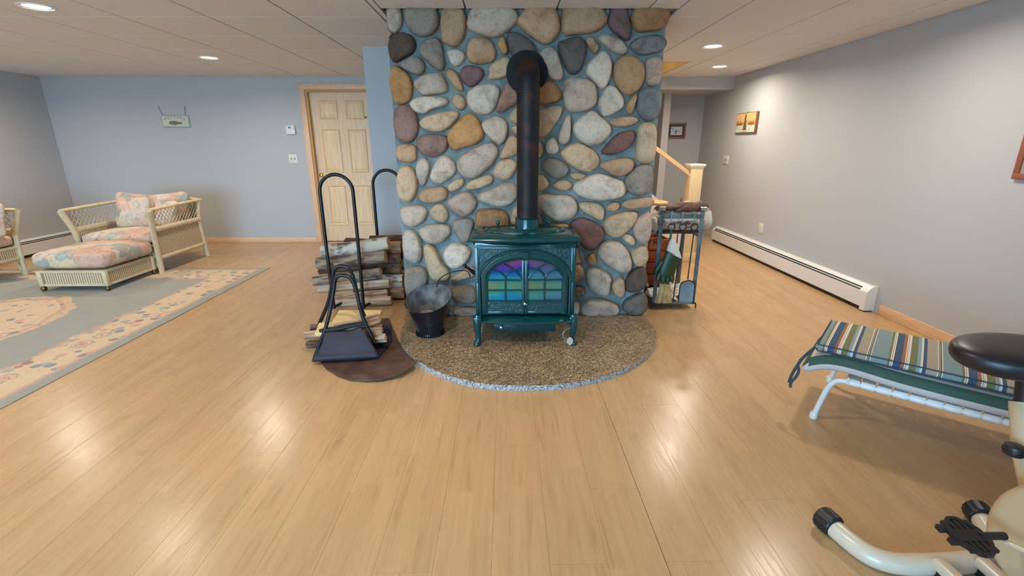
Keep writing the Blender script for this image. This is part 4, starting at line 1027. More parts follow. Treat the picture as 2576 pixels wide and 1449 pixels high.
# ---------------------------------------------------------------- wicker armchairs (local: faces -y, origin on the floor)
def armchair(label):
    t = thing('wicker_armchair', label, 'armchair', group=None)
    W, Df, Db = .40, -.38, .39
    def b(mb, name, m, **k): return mb.build(name, m, t, **k)
    for s in (-1, 1):
        P = [(s*W, Df, 0), (s*(W+.002), Df-.004, .2), (s*(W+.005), Df-.01, .38), (s*(W+.02), Df-.03, .52), (s*(W+.045), Df-.055, .62), (s*(W+.055), Df-.065, .685)]
        b(MB().tube(P, [.032, .030, .030, .031, .034, .036], 10, smooth=1, flat=.8), 'front_post', rattan_m)
        b(MB().tube([(s*W, Db+.06, 0), (s*W, Db+.03, .2), (s*(W+.005), Db, .45), (s*(W+.03), Db-.005, .62), (s*(W+.045), Db+.01, .70)], [.027, .025, .025, .026, .028], 10, smooth=1), 'rear_post', rattan_m)
        b(MB().tube([(s*(W+.05), Df-.07, .69), (s*(W+.045), .0, .70), (s*(W+.04), Db+.04, .705)], .032, 10, flat=.55), 'arm_rail', rattan_m)
        b(MB().tube([(s*(W+.012), Df, .475), (s*(W+.01), Db, .475)], .030, 10), 'side_rail', rattan_m)
        b(MB().tube([(s*W, Df, .165), (s*W, Db+.02, .165)], .024, 10), 'lower_rail', rattan_m)
        b(MB().box(s*W-.008, s*W+.008, Df+.01, Db+.01, .17, .47), 'woven_side', wicky_m, smooth=0)
        la = MB(); nD = 14; y0, y1, z0, z1 = Df+.0, Db, .495, .675
        for k in range(-4, nD+1):                 # open diagonal lattice under the arm
            for dr in (1, -1):
                a = y0+(y1-y0)*k/nD; L_ = (z1-z0)*.85
                p0, p1 = (a, z0), (a+L_, z1)
                if dr < 0: p0, p1 = (a, z1), (a+L_, z0)
                (ya, za), (yb, zb) = p0, p1
                if ya < y0: q = (y0-ya)/(yb-ya); ya, za = y0, za+(zb-za)*q
                if yb > y1: q = (y1-ya)/(yb-ya); yb, zb = y1, za+(zb-za)*q
                if yb-ya < .015: continue
                xo = s*(W+.018+.0015*dr); la.tube([(xo, ya, za), (xo+s*.012*((zb-z0)/(z1-z0)), yb, zb)], .0032, 5)
        b(la, 'arm_lattice', rattan_m)
        b(MB().tube([(s*(W-.03), Df, .155), (s*(W-.075), Df, .15), (s*(W-.09), Df, .165), (s*(W-.13), Df, .17)], .011, 7, smooth=1).tube([(s*(W-.028), Df, .06), (s*(W-.04), Df, .13), (s*(W-.075), Df, .15)], .012, 7, smooth=1), 'corner_bracket', rattan_m)
    b(MB().tube([(-W, Df, .185), (W, Df, .185)], .020, 10).tube([(-W, Df, .30), (W, Df, .30)], .020, 10), 'front_rail', rattan_m)
    b(MB().box(-W+.01, W-.01, Df-.006, Df+.008, .19, .30), 'woven_front', wickx_m, smooth=0)
    b(MB().box(-W+.01, W-.01, Df+.01, Db, .285, .305), 'seat_deck', rattan_m, smooth=0)
    b(MB().box(-W, W, Db-.01, Db+.008, .17, .68), 'woven_back', wickx_m, smooth=0)
    b(MB().tube([(-W-.04, Db+.02, .70), (-W*.5, Db+.035, .725), (W*.5, Db+.035, .725), (W+.04, Db+.02, .70)], .028, 10, smooth=1), 'back_rail', rattan_m)
    return t
ac1 = armchair('whitewashed wicker armchair with lattice arms standing behind the floral ottoman'); ac1.location = (-4.17, 5.435, .008)
ac2 = copy_tree(ac1); ac2.location = (-5.60, 4.62, .008); ac2.rotation_euler.z = math.pi/2
ac2['label'] = 'whitewashed wicker armchair turned sideways with its back to the baseboard heater'
def cush(name, label, size, loc, rot, cat='cushion', crown=.3, pinch=0.0, n=16, fn=None, pw=5, edge=.4):
    o = MB().cushion(*size, n=n, crown=crown, pinch=pinch, fn=fn, pw=pw, edge=edge).build(name, floral_m, None, smooth=80); o.location = loc; o.rotation_euler = rot
    return tag(o, label, cat)
R_ = math.radians
cush('seat_cushion', 'pastel floral seat cushion in the armchair behind the ottoman', (.78, .78, .16), (-4.17, 5.40, .385), (0, 0, 0), pw=9, edge=.33)
def sag(p): q = p.copy(); k = min(1, max(0, p.y/.2)); q.y += -.055*(1-(p.x/.43)**2)*k*k*(3-2*k); return q
cush('back_cushion', 'pastel floral back cushion with raised corners leaning in the armchair', (.86, .44, .17), (-4.20, 5.72, .63), (R_(78), 0, 0), fn=sag, pinch=.05, pw=7)
cush('throw_pillow', 'square pastel throw pillow propped on the armchair seat', (.37, .37, .15), (-4.25, 5.46, .62), (R_(72), R_(0), R_(4)), crown=.6, pinch=.10, cat='pillow', edge=.6)
cush('throw_pillow', 'rust-shadowed floral pillow behind the lattice arm of the armchair', (.34, .30, .14), (-3.92, 5.52, .60), (R_(75), 0, R_(-14)), crown=.6, pinch=.1, cat='pillow', edge=.6)
cush('seat_cushion', 'pastel floral seat cushion in the sideways armchair', (.80, .80, .17), (-5.59, 4.62, .39), (0, 0, R_(90)), pw=10, edge=.33)
cush('back_cushion', 'pastel floral back cushion in the sideways armchair', (.80, .42, .16), (-5.86, 4.62, .64), (R_(76), 0, R_(90)), pw=7)
cush('throw_pillow', 'blue and pink floral pillow leaning on the arm of the sideways armchair', (.40, .38, .15), (-5.29, 4.85, .62), (R_(76), 0, R_(6)), crown=.6, pinch=.1, cat='pillow', edge=.6)
# ---------------------------------------------------------------- ottoman on casters
ot = thing('ottoman', 'wicker ottoman with puffy pastel floral top on ball casters', 'ottoman', (-4.125, 4.70, .008))
hw, hd = .305, .31
for s in (-1, 1):
    boxpart('woven_panel', wickx_m, ot, -hw+.03, hw-.03, s*hd-.006, s*hd+.006, .065, .185, smooth=0)
    boxpart('woven_panel', wicky_m, ot, s*hw-.006, s*hw+.006, -hd+.03, hd-.03, .065, .185, smooth=0)
    fr = MB()
    for z in (.06, .19): fr.box(-hw, hw, s*hd-.012, s*hd+.012, z-.010, z+.012, bev=.004).box(s*hw-.012, s*hw+.012, -hd, hd, z-.010, z+.012, bev=.004)
    fr.build('frame_rails', rattan_m, ot)
    for s2 in (-1, 1):
        MB().box(s*hw-.02, s*hw+.02, s2*hd-.02, s2*hd+.02, .05, .20, bev=.006).build('corner_post', rattan_m, ot)
        ca = MB().lathe([(.0, -.026), (.016, -.021), (.025, -.006), (.025, .006), (.016, .021), (.0, .026)], 16, (s*hw, s2*hd-.0, .0265))
        ca.tube([(s*hw, s2*hd, .04), (s*hw, s2*hd, .055)], .012, 8)
        ca.build('ball_caster', M('caster_brass', C(120, 104, 64), .25, .9), ot)
boxpart('deck', rattan_m, ot, -hw, hw, -hd, hd, .19, .205)
MB().cushion(.71, .70, .20, n=18, crown=.22, pw=8, edge=.33).build('top_cushion', floral_m, ot, smooth=80).location = (0, 0, .297)
# ---------------------------------------------------------------- baseboard heaters
def heater(label, loc, L, rz, cap=True):
    t = thing('baseboard_heater', label, 'heater', loc, rz)
    d, h = .085, .215                # profile runs back (y = 0) to front (y = -d), length along x
    prof = [(0, .0), (0, h), (-.03, h), (-.034, h-.004), (-.055, h-.018), (-d, h-.05), (-d, .035), (-d+.012, .03), (-d+.012, .03), (-.02, .03), (-.02, 0)]
    MB().prism([Vector((0, y, z)) for y, z in prof], (L, 0, 0)).build('cover', heat_m, t, smooth=30)
    def slot(z0, z1, y0, y1):
        MB().prism([Vector((.05, y0-.0015, z0)), Vector((.05, y1-.0015, z1)), Vector((.05, y1+.006, z1)), Vector((.05, y0+.006, z0))], (L-.14, 0, 0)).build('air_slot', slot_m, t, smooth=0)
    slot(h-.021, h-.031, -.0578, -.0672); slot(h-.037, h-.047, -.0728, -.0822)
    MB().box(.02, L-.06, -d+.014, -.02, .004, .032).build('toe_gap', slot_m, t, smooth=0)
    if cap:
        MB().prism([Vector((L-.05, y-.002 if y < -.01 else y, z+.002)) for y, z in [(0, .008), (0, h), (-.032, h), (-.06, h-.018), (-d, h-.05), (-d, .008)]], (.052, 0, 0)).build('end_cap', heat_m, t, smooth=30)
        MB().box(L-.05, L, -d+.004, -.01, 0, .009).build('cap_foot', slot_m, t, smooth=0)
    return t
heater('long cream baseboard heater along the wall beside the tool stand', (XR-.003, 6.75, 0), 3.06, -math.pi/2)
heater('cream baseboard heater on the wall behind the wicker chairs', (XL+.003, 3.6, 0), 3.12, math.pi/2)
# ---------------------------------------------------------------- stair: newel, rail, knee wall, treads
kw = [(1.03, 0), (2.09, 0), (2.09, .50), (2.0, .53), (1.03, 1.36)]
struct(MB().prism([Vector((x, 5.50, z)) for x, z in kw], (0, .09, 0)).build('wall_stair_knee', white_m, None, smooth=0))
nw = thing('newel_post', 'pale square newel post with a flat cap at the foot of the stair', 'post', (2.175, 5.57, 0))
onw = lambda mb, name, m, **k: (lambda o: (adopt(o, nw), o)[1])(mb.build(name, m, None, **k))
pine_m = M('pale_pine', C(232, 206, 160), .45, col2=C(222, 192, 142), scale=6, stretch=(8, 8, 1))
onw(MB().box(2.105, 2.245, 5.50, 5.64, 0, 1.10, bev=.004), 'shaft', pine_m)
onw(MB().box(2.085, 2.265, 5.48, 5.66, 1.105, 1.13, bev=.004).box(2.098, 2.252, 5.493, 5.647, 1.085, 1.106), 'cap', M('cream_cap', C(236, 222, 190), .45))
onw(MB().box(2.092, 2.258, 5.487, 5.652, 0, .10, bev=.004), 'plinth', pine_m)
hr = MB().prism([Vector((2.105, 5.535, 1.0)), Vector((2.105, 5.535, 1.05)), Vector((1.05, 5.535, 1.77)), Vector((1.05, 5.535, 1.72))], (0, .045, 0))
tag(hr.build('handrail', M('pine_handrail', C(226, 186, 134), .4), None, smooth=0), 'sloping pine handrail running up from the newel post', 'handrail')
stc = thing('staircase', 'carpetless stair flight rising behind the knee wall', 'stairs', (1.6, 6.1, 0))
for k in range(5):
    x1 = 2.25-.25*k
    o = MB().box(max(1.04, x1-.25), x1, 5.665, 6.68, .19*k, .19*(k+1), bev=.004).build('step', board_m, None); adopt(o, stc)
# ---------------------------------------------------------------- fireplace tool stand
ts = thing('tool_stand', 'blue-grey steel fireplace tool stand with a log cradle beside the chimney', 'tool stand', (1.42, 3.98, 0))
ots = lambda mb, name, m, **k: (lambda o: (adopt(o, ts), o)[1])(mb.build(name, m, None, **k))
X0, X1, YA, YC, ZT = 1.255, 1.585, 3.80, 4.17, .815
for x in (X0, X1):
    for y in (YA, YC):
        ots(MB().box(x-.016, x+.016, y-.004, y+.004, .045, ZT+.02, bev=.0015), 'upright', teal_m)
        ots(MB().tube([(x-.024, y, ZT+.035), (x+.024, y, ZT+.035)], .018, 14), 'top_roller', chrome_m)
    for z in (.05, .615): ots(MB().box(x-.004, x+.004, YA, YC, z, z+.016), 'side_bar', teal_m, smooth=0)
ots(MB().box(X0, X1, YA-.006, YA-.001, ZT-.045, ZT-.008, bev=.001), 'hook_bar', teal_m)
ots(MB().box(X0, X1, YC-.004, YC+.003, ZT-.05, ZT-.02), 'rear_bar', teal_m, smooth=0)
for x in (X0+.014, X1-.014):
    bl_ = MB().lathe([(.006, 0), (.006, .003), (.0, .004)], 10)
    for v in bl_.v: v.xyz = (x+v.x, YA-.006-v.z, ZT-.026+v.y)
    ots(bl_, 'bolt', slot_m)
ots(MB().box(X0-.01, X1+.01, YA-.01, YC+.01, .044, .052), 'shelf', teal_m, smooth=0)
for x in (X0-.02, X1+.02):
    for y in (YA-.005, YC+.005): ots(MB().tube([(x+(.03 if x < 1.4 else -.03), y, .05), (x, y, .05), (x+(-.008 if x < 1.4 else .008), y, .035), (x+(-.008 if x < 1.4 else .008), y, .006)], .007, 8), 'foot', iron_m)
HK = (1.332, 1.423, 1.517)
for x in HK:
    ots(MB().tube([(x, YA-.008, ZT-.004), (x, YA-.010, ZT-.08), (x, YA-.03, ZT-.092), (x, YA-.036, ZT-.075)], .0045, 8).lathe([(.0, -.008), (.008, -.003), (.008, .003), (.0, .008)], 10, (x, YA-.008, ZT+.002)), 'hook', M('hook_blue_'+str(x), C(112, 128, 126), .4, .2))
def ring(x, y, z, r=.027): return MB().tube([(x+r*math.sin(2*math.pi*k/20), y, z+r*math.cos(2*math.pi*k/20)) for k in range(20)], .0055, 8, closed=True)
yt = YA-.034
ot_ = lambda t: (lambda mb, name, m, **k: (lambda o: (adopt(o, t), o)[1])(mb.build(name, m, None, **k)))
# brush
bt = thing('hearth_brush', 'straw hearth brush with green handle hanging on the tool stand', 'brush', (HK[0], yt, .05)); ob = ot_(bt)
rz_ = ZT-.108
ob(ring(HK[0], yt, rz_), 'ring', iron_m)
ob(MB().tube([(HK[0], yt, rz_-.02), (HK[0]-.004, yt, .34)], .009, 8), 'handle', dgreen_m)
bs = MB(); rb = random.Random(4)
for k in range(150):
    a = rb.uniform(0, 6.283); q = math.sqrt(rb.random())
    x0_, y0_ = HK[0]-.005+.022*q*math.cos(a), yt+.010*q*math.sin(a); x1_, y1_ = HK[0]-.012+.078*q*math.cos(a)+rb.uniform(-.004, .004), yt+.02*q*math.sin(a)
    bs.tube([(x0_, y0_, .34), (x0_*.55+x1_*.45, y0_*.5+y1_*.5, .20), (x1_, y1_, .062+rb.uniform(0, .012))], [.0026, .0022, .0018], 4)
ob(bs, 'straw', straw_m, smooth=0)
# poker
pt_ = thing('fire_poker', 'thin black iron poker hanging from the middle hook of the tool stand', 'poker', (HK[1], yt, .07)); op_ = ot_(pt_)
op_(ring(HK[1], yt, rz_), 'ring', iron_m)
op_(MB().tube([(HK[1], yt, rz_-.027), (HK[1]-.012, yt, .30), (HK[1]-.018, yt, .10), (HK[1]-.004, yt, .07)], .0055, 8), 'rod', iron_m)
# shovel
sh_ = thing('ash_shovel', 'pale blue ash shovel hanging from the tool stand hook nearest the heater wall', 'shovel', (HK[2], yt, .07)); os_ = ot_(sh_)
os_(ring(HK[2], yt, rz_), 'ring', iron_m)
os_(MB().tube([(HK[2], yt, rz_-.027), (HK[2]-.008, yt, .27)], .0055, 8), 'rod', iron_m)
def pan_(u, v):
    z = .27-.20*v; hw_ = .062*min(1, math.sqrt(max(.0, 1-(max(0, .3-v)/.3)**2))) if v < .3 else .062
    x = (u-.5)*2; return Vector((HK[2]-.012+x*hw_+.0*v, yt-.006-.012*(abs(x)**4)-.012*max(0, .15-v)/.15, z))
so = os_(MB().grid(pan_, 17, 20), 'pan', pan_m); sd = so.modifiers.new('thick', 'SOLIDIFY'); sd.thickness = .003
rimp = [pan_(0, k/14) for k in range(14, -1, -1)]+[pan_(1, k/14) for k in range(15)]
os_(MB().tube(rimp, .0045, 6), 'pan_rim', iron_m)
# green and grey work glove hanging over the brush
gl = thing('work_glove', 'green rubber work glove with grey cuff hanging fingers-down on the tool stand', 'glove', (HK[0], yt-.03, .27)); og_ = ot_(gl)
yg = yt-.035
def loft(rings, n=16):
    mb = MB(); V = []
    for (cx, cz, w_, d_, tilt) in rings:
        for k in range(n):
            a = 2*math.pi*k/n; x, y = w_*math.cos(a), d_*math.sin(a)
            V.append(Vector((cx+x*math.cos(tilt), yg+y, cz+x*math.sin(tilt))))
    m_ = len(rings); mb.add(V, [(i*n+k, i*n+(k+1) % n, (i+1)*n+(k+1) % n, (i+1)*n+k) for i in range(m_-1) for k in range(n)]+[tuple(reversed(range(n))), tuple((m_-1)*n+k for k in range(n))]); return mb
og_(loft([(HK[0]+.006, .62, .012, .012, 0), (HK[0]+.012, .585, .034, .022, -.2), (HK[0]+.022, .53, .056, .028, -.35), (HK[0]+.030, .485, .074, .034, -.45)]), 'cuff', cuff_m)
og_(loft([(HK[0]+.026, .495, .070, .033, -.45), (HK[0]+.004, .43, .068, .034, -.25), (HK[0]-.012, .37, .070, .034, -.1), (HK[0]-.018, .325, .068, .032, 0), (HK[0]-.018, .302, .062, .028, 0), (HK[0]-.018, .29, .05, .02, 0)]), 'palm', green_m)
for k, (dx, L_, bx2) in enumerate([(-.055, .055, -.012), (-.022, .075, -.004), (.012, .078, .0), (.042, .060, .004)]):
    x = HK[0]-.018+dx
    og_(MB().tube([(x, yg, .335), (x+bx2, yg-.006, .30), (x+bx2*1.5, yg-.012, .33-L_), (x+bx2*1.5, yg-.006, .322-L_)], [.021, .0205, .018, .009], 16, smooth=1), 'finger', green_m)
og_(MB().tube([(HK[0]-.06, yg, .43), (HK[0]-.10, yg-.004, .375), (HK[0]-.112, yg-.004, .335), (HK[0]-.108, yg-.004, .322)], [.022, .02, .016, .007], 16, smooth=1), 'thumb', green_m)
# birch log across the cradle
bw = wood((1.19, 3.99, .735), (1.715, 4.0, .735), .092, 'round', birch_m, 'big white birch log lying across the tool stand under the brown gloves', None, 50, 'birch_log')
wood((1.20, 4.06, .632+.0), (1.70, 4.05, .632), .032, 'quad', bark2_m, 'flat brown bark slab under the birch log on the tool stand', None, 51, 'bark_slab')
wood((1.17, 3.90, .70), (1.24, 3.90, .70), .07, 'round', birch_m, 'short white birch chunk wedged between the tool stand and the chimney stones', None, 52, 'birch_chunk')
# brown leather glove lying on the log
bgv = thing('leather_glove', 'worn brown leather glove draped flat over the birch log', 'glove', (1.47, 3.97, .83)); obg = ot_(bgv)
def lob(name, pts, rs_, fl=.6): 
    mb = MB().tube(pts, rs_, 18, smooth=2)
    for v in mb.v: v += Vector((0, .3, 1))*.007*mnoise.noise(v*38); v.z -= 0
    return obg(mb, name, glove_m, smooth=80)
lob('palm', [(1.40, 3.955, .838), (1.47, 3.95, .846), (1.55, 3.95, .846), (1.60, 3.95, .838)], [.030, .042, .040, .030])
lob('cuff', [(1.56, 3.955, .842), (1.62, 3.96, .850), (1.665, 3.965, .838), (1.675, 3.965, .83)], [.034, .042, .040, .030])
for k, dy in enumerate((-.04, -.012, .016, .042)):
    lob('finger', [(1.44, 3.95+dy*.7, .845), (1.37, 3.945+dy, .848), (1.31-.01*k, 3.945+dy*1.1, .838), (1.285-.012*k, 3.945+dy*1.1, .826)], [.017, .017, .016, .006])
lob('thumb', [(1.50, 3.91, .845), (1.45, 3.885, .835), (1.40, 3.88, .82)], [.019, .017, .008])
# crate, stool, stick, papers behind the stand
cr = thing('wooden_crate', 'orange-brown wooden crate lettered R standing behind the tool stand', 'crate', (1.40, 4.62, 0)); oc = ot_(cr)
cx0, cx1, cy0, cy1 = 1.16, 1.56, 4.42, 4.76
for k in range(4):
    z = .03+.115*k
    oc(MB().box(cx0, cx1, cy0-.012, cy0, z, z+.105, bev=.002), 'slat', crate_m); oc(MB().box(cx0, cx1, cy1, cy1+.012, z, z+.105, bev=.002), 'slat', crate_m)
    oc(MB().box(cx0, cx0+.012, cy0, cy1, z, z+.105, bev=.002), 'slat', crate_m); oc(MB().box(cx1-.012, cx1, cy0, cy1, z, z+.105, bev=.002), 'slat', crate_m)
for x in (cx0+.02, cx1-.02):
    for y in (cy0+.02, cy1-.02): oc(MB().box(x-.015, x+.015, y-.015, y+.015, 0, .49), 'corner_batten', crate_m)
oc(MB().box(cx0, cx1, cy0, cy1, .03, .045), 'bottom', crate_m)
lp = aty(1650, 611, cy0-.014)
o = MB().box(lp.x-.055, lp.x+.055, cy0-.016, cy0-.012, lp.z-.055, lp.z+.055).build('letter_plate', M('plate_orange', C(172, 96, 52), .5), None, smooth=0); adopt(o, cr)
o = text('letter', 'R', .10, M('stencil_brown', C(70, 30, 18), .6), None, Matrix.Translation((lp.x, cy0-.0165, lp.z)) @ Matrix.Rotation(math.pi/2, 4, 'X')); adopt(o, cr)
stl = thing('round_stool', 'small stool with a round honey-coloured wooden top behind the birch log', 'stool', (1.72, 5.02, 0)); osl = ot_(stl)
zt_ = .775
c_ = atz(1646, 506, zt_); cxs, cys = c_.x, c_.y; stl.location = (cxs, cys, 0)
osl(MB().lathe([(.0, zt_-.03), (.13, zt_-.03), (.14, zt_-.022), (.14, zt_-.006), (.132, zt_), (.0, zt_)], 36, (cxs, cys, 0), close=False), 'seat', tan_m)
for k in range(4):
    a = math.pi/4+k*math.pi/2; osl(MB().tube([(cxs+.08*math.cos(a), cys+.08*math.sin(a), zt_-.03), (cxs+.13*math.cos(a), cys+.13*math.sin(a), 0)], [.014, .011], 10), 'leg', tan_m)
osl(MB().tube([(cxs+.105*math.cos(math.pi/4+k*math.pi/2), cys+.105*math.sin(math.pi/4+k*math.pi/2), .33) for k in range(4)], .008, 8, closed=True), 'stretcher', tan_m)
sa, sb = aty(1714, 498, 4.30), aty(1709, 640, 4.34); sb.z = max(.0, .02)
tag(MB().tube([sa, Vector((sa.x, 4.30, .0))], .007, 8).build('wooden_stick', redst_m, None, origin=(sa.x, 4.3, 0)), 'thin red-brown stick standing upright behind the tool stand', 'stick')
pap = M('newsprint', C(222, 214, 200), .9, col2=C(160, 150, 140), scale=60, lo=.45, hi=.6)
rp = random.Random(9)
for k, (x, y, lb) in enumerate([(1.36, 3.92, 'crumpled newspaper page on the shelf of the tool stand'), (1.50, 4.02, 'torn sheet of newsprint tucked behind the ash shovel')]):
    def crump(u, v): 
        p = Vector((x-.11+.22*u, y-.08+.16*v, .06)); p.z += .05*abs(mnoise.noise(p*14+Vector((k*5, 0, 0))))+.06*(v); return p
    o = MB().grid(crump, 14, 12).build('newspaper', pap, None, smooth=0, origin=(x, y, .055)); o.modifiers.new('t', 'SOLIDIFY').thickness = .001
    tag(o, lb, 'paper')
wood((1.20, 3.86, .20), (1.25, 4.10, .08), .022, 'wedge', bark2_m, 'curl of brown bark leaning in the chimney end of the tool stand', None, 60, 'bark_strip')
wood((1.40, 3.95, .13), (1.44, 4.12, .13), .028, 'wedge', splitr_m, 'piece of split kindling on the tool stand shelf', None, 61, 'kindling')
# ---------------------------------------------------------------- recessed ceiling lights
CANS = [(-3.045, 3.51), (-3.05, 5.385), (1.916, 4.79), (2.49, 5.964), (2.2, 3.1), (-.5, 1.9), (-5.3, 5.1), (-5.3, 2.6), (-3.05, 1.4), (-3.05, -1.0)]
can0 = None
for (x, y) in CANS:
    if can0 is None:
        can0 = thing('recessed_light', 'round recessed ceiling light set flush in a ceiling tile', 'ceiling light', group='recessed lights in the tiled ceiling')
        MB().lathe([(.100, .004), (.098, -.004), (.088, -.006), (.082, .0), (.082, .012)], 40, close=False).build('trim_ring', can_m, can0)
        MB().lathe([(.0, -.003), (.05, -.002), (.083, .001)], 40, close=False).build('lens', lens_m, can0)
        c = can0
    else: c = copy_tree(can0)
    c.location = (x, y, H)
    l = bpy.data.lights.new('lamp_glow', 'AREA'); l.shape = 'DISK'; l.size = .16; l.energy = CAN_POWER; l.color = (1, .9, .77); l.spread = math.radians(165)
    lo = bpy.data.objects.new('lamp_glow', l); COL.objects.link(lo); lo.location = (0, 0, -.008); lo.parent = c
sl_ = bpy.data.lights.new('stairwell_lamp', 'POINT'); sl_.energy = 4; sl_.color = (1, .88, .66); sl_.shadow_soft_size = .06
so_ = bpy.data.objects.new('stairwell_lamp', sl_); COL.objects.link(so_); so_.location = (1.5, 6.2, H+.26)
sf = thing('stairwell_light', 'small globe light above the stairwell opening', 'ceiling light', (1.5, 6.2, H+.44))
MB().lathe([(.0, -.13), (.05, -.11), (.06, -.06), (.05, -.02), (.02, .0)], 20).build('globe', lens_m, sf)
MB().lathe([(.05, 0), (.05, .06)], 20).build('base', can_m, sf)
# ---------------------------------------------------------------- wall things
def on_far(mb):  # local x right, y up, z out of the far wall
    for v in mb.v: v.xyz = (v.x, YF-v.z, v.y)
    return mb
sg = thing('welcome_sign', 'small hanging WELCOME sign with a trout on the far wall', 'sign', (-4.43, YF, 1.655)); os2 = ot_(sg)
gx0, gx1, gz0, gz1 = -4.612, -4.245, 1.578, 1.732
os2(on_far(MB().box(gx0, gx1, gz0, gz1, .004, .018, bev=.003)), 'board', M('sage_board', C(150, 174, 158), .6))
os2(on_far(MB().box(gx0+.014, gx1-.014, gz0+.014, gz1-.014, .018, .0195)), 'face', M('sign_cream', C(206, 198, 176), .7, col2=C(194, 190, 170), scale=12), smooth=0)
ink = M('sign_ink', C(72, 76, 64), .7)
wd = 'WELCOME'
for k, ch in enumerate(wd):
    u = (k-3)/3; x = -4.428+u*.125; z = 1.704-.018*u*u
    mt = Matrix.Translation((x, YF-.0197, z)) @ Matrix.Rotation(math.pi/2, 4, 'X') @ Matrix.Rotation(-u*.35, 4, 'Z')
    o = text('letter', ch, .036, ink, None, mt, .0005); adopt(o, sg)
fish = [(-.085, .0), (-.07, .016), (-.035, .026), (0, .024), (.035, .014), (.06, .008), (.085, .022), (.08, .0), (.085, -.018), (.06, -.006), (.03, -.014), (.0, -.02), (-.04, -.02), (-.07, -.012)]
os2(on_far(MB().prism([Vector((-4.43+x, 1.632+y, .0196)) for x, y in fish], (0, 0, .001))), 'trout', M('trout_green', C(128, 132, 104), .7, col2=C(92, 98, 82), scale=60), smooth=0)
os2(on_far(MB().tube([(-4.43+x, 1.632+y, .0208) for x, y in fish], .0018, 5, closed=True).prism([Vector((-4.44, 1.61, .0207)), Vector((-4.425, 1.61, .0207)), Vector((-4.43, 1.598, .0207))], (0, 0, .0005))), 'trout_outline', ink)
for (xa, xb) in ((-4.585, -4.62), (-4.285, -4.275)):
    os2(on_far(MB().tube([(xa, gz1, .012), (xb, 1.835 if xa < -4.4 else 1.84, .006)], .0022, 6).lathe([(.0, -.005), (.005, 0), (.0, .005)], 8, (xb, 1.838, .006))), 'hanging_cord', M('cord_dark'+str(xa), C(70, 72, 84), .7))
th_ = thing('thermostat', 'white wall thermostat with a small green display beside the door', 'thermostat', (-2.905, YF, 1.54)); ot2 = ot_(th_)
ot2(on_far(MB().box(-2.965, -2.845, 1.485, 1.60, 0, .03, bev=.008)), 'case', white_m)
ot2(on_far(MB().box(-2.93, -2.895, 1.56, 1.585, .03, .0308)), 'display', M('lcd_green', C(70, 150, 128), .3), smooth=0)
ot2(on_far(MB().box(-2.868, -2.858, 1.575, 1.585, .03, .033).box(-2.868, -2.858, 1.555, 1.565, .03, .033)), 'buttons', plated_m, smooth=0)
def plate_thing(name, label, cat, origin, T, toggles, w, h):
    t = thing(name, label, cat, origin); f = ot_(t)
    def tr(mb):
        for v in mb.v: v.xyz = T(v)
        return mb
    f(tr(MB().box(-w/2, w/2, -h/2, h/2, 0, .006, bev=.002)), 'plate', plate_m)
    for (x, y, kind) in toggles:
        if kind == 't': f(tr(MB().box(x-.006, x+.006, y-.012, y+.012, .006, .007).box(x-.0035, x+.0035, y-.002, y+.009, .006, .016, bev=.001)), 'toggle', plated_m)
        else: f(tr(MB().box(x-.016, x+.016, y-.014, y+.014, .006, .008, bev=.001).box(x-.007, x-.005, y-.004, y+.006, .008, .0085).box(x+.005, x+.007, y-.004, y+.006, .008, .0085)), 'socket', plate_m)
    return t
Tf = lambda c: (lambda v: (c[0]+v.x, YF-v.z, c[2]+v.y))
Tr = lambda c: (lambda v: (XR-v.z, c[1]-v.x, c[2]+v.y))
c = (-2.928, YF, 1.165); plate_thing('light_switch', 'ivory double toggle light switch beside the door casing', 'light switch', c, Tf(c), [(-.023, 0, 't'), (.023, 0, 't')], .118, .118)
c = (XR, 6.78, 1.138); plate_thing('light_switch', 'ivory light switch on the plaque wall near the stair', 'light switch', c, Tr(c), [(-.023, 0, 't'), (.023, 0, 't')], .16, .115)
c = (XR, 5.62, .376); plate_thing('wall_outlet', 'ivory wall outlet low above the long heater', 'outlet', c, Tr(c), [(0, .02, 's'), (0, -.02, 's')], .10, .118)
c = (2.45, 7.76, 1.141); plate_thing('light_switch', 'ivory light switch under the stair handrail on the stairwell wall', 'light switch', c, lambda v: (2.45+v.x, 7.76-v.z, 1.141+v.y), [(0, 0, 't')], .075, .118)
# framed print on the stairwell wall
pf = thing('framed_print', 'small brown-framed ink print on the stairwell wall above the handrail', 'picture', (2.67, 7.76, 1.55)); opf = ot_(pf)
fx0, fx1, fz0, fz1 = 2.527, 2.815, 1.432, 1.662
fm = M('walnut_frame', C(140, 92, 52), .4)
opf(MB().box(fx0, fx1, 7.735, 7.76, fz1-.026, fz1, bev=.004).box(fx0, fx1, 7.735, 7.76, fz0, fz0+.026, bev=.004).box(fx0, fx0+.026, 7.736, 7.76, fz0, fz1, bev=.004).box(fx1-.026, fx1, 7.736, 7.76, fz0, fz1, bev=.004), 'frame', fm)
opf(MB().box(fx0+.02, fx1-.02, 7.75, 7.758, fz0+.02, fz1-.02), 'mat_board', M('slate_mat', C(74, 74, 84), .8), smooth=0)
opf(MB().box(fx0+.055, fx1-.055, 7.747, 7.75, fz0+.052, fz1-.052), 'print', M('print_paper', C(206, 206, 216), .8), smooth=0)
sk = MB(); rk = random.Random(2)
for k in range(26):
    x, z = rk.gauss(2.672, .042), rk.gauss(1.545, .022)
    if abs(x-2.672) > .075 or abs(z-1.547) > .05: continue
    a = rk.uniform(0, 3.1); L_ = rk.uniform(.006, .018); sk.tube([(x-L_*math.cos(a), 7.7465, z-L_*math.sin(a)), (x+L_*math.cos(a), 7.7465, z+L_*math.sin(a))], .0022, 4)
opf(sk, 'ink_marks', M('ink_dark', C(70, 66, 76), .8))
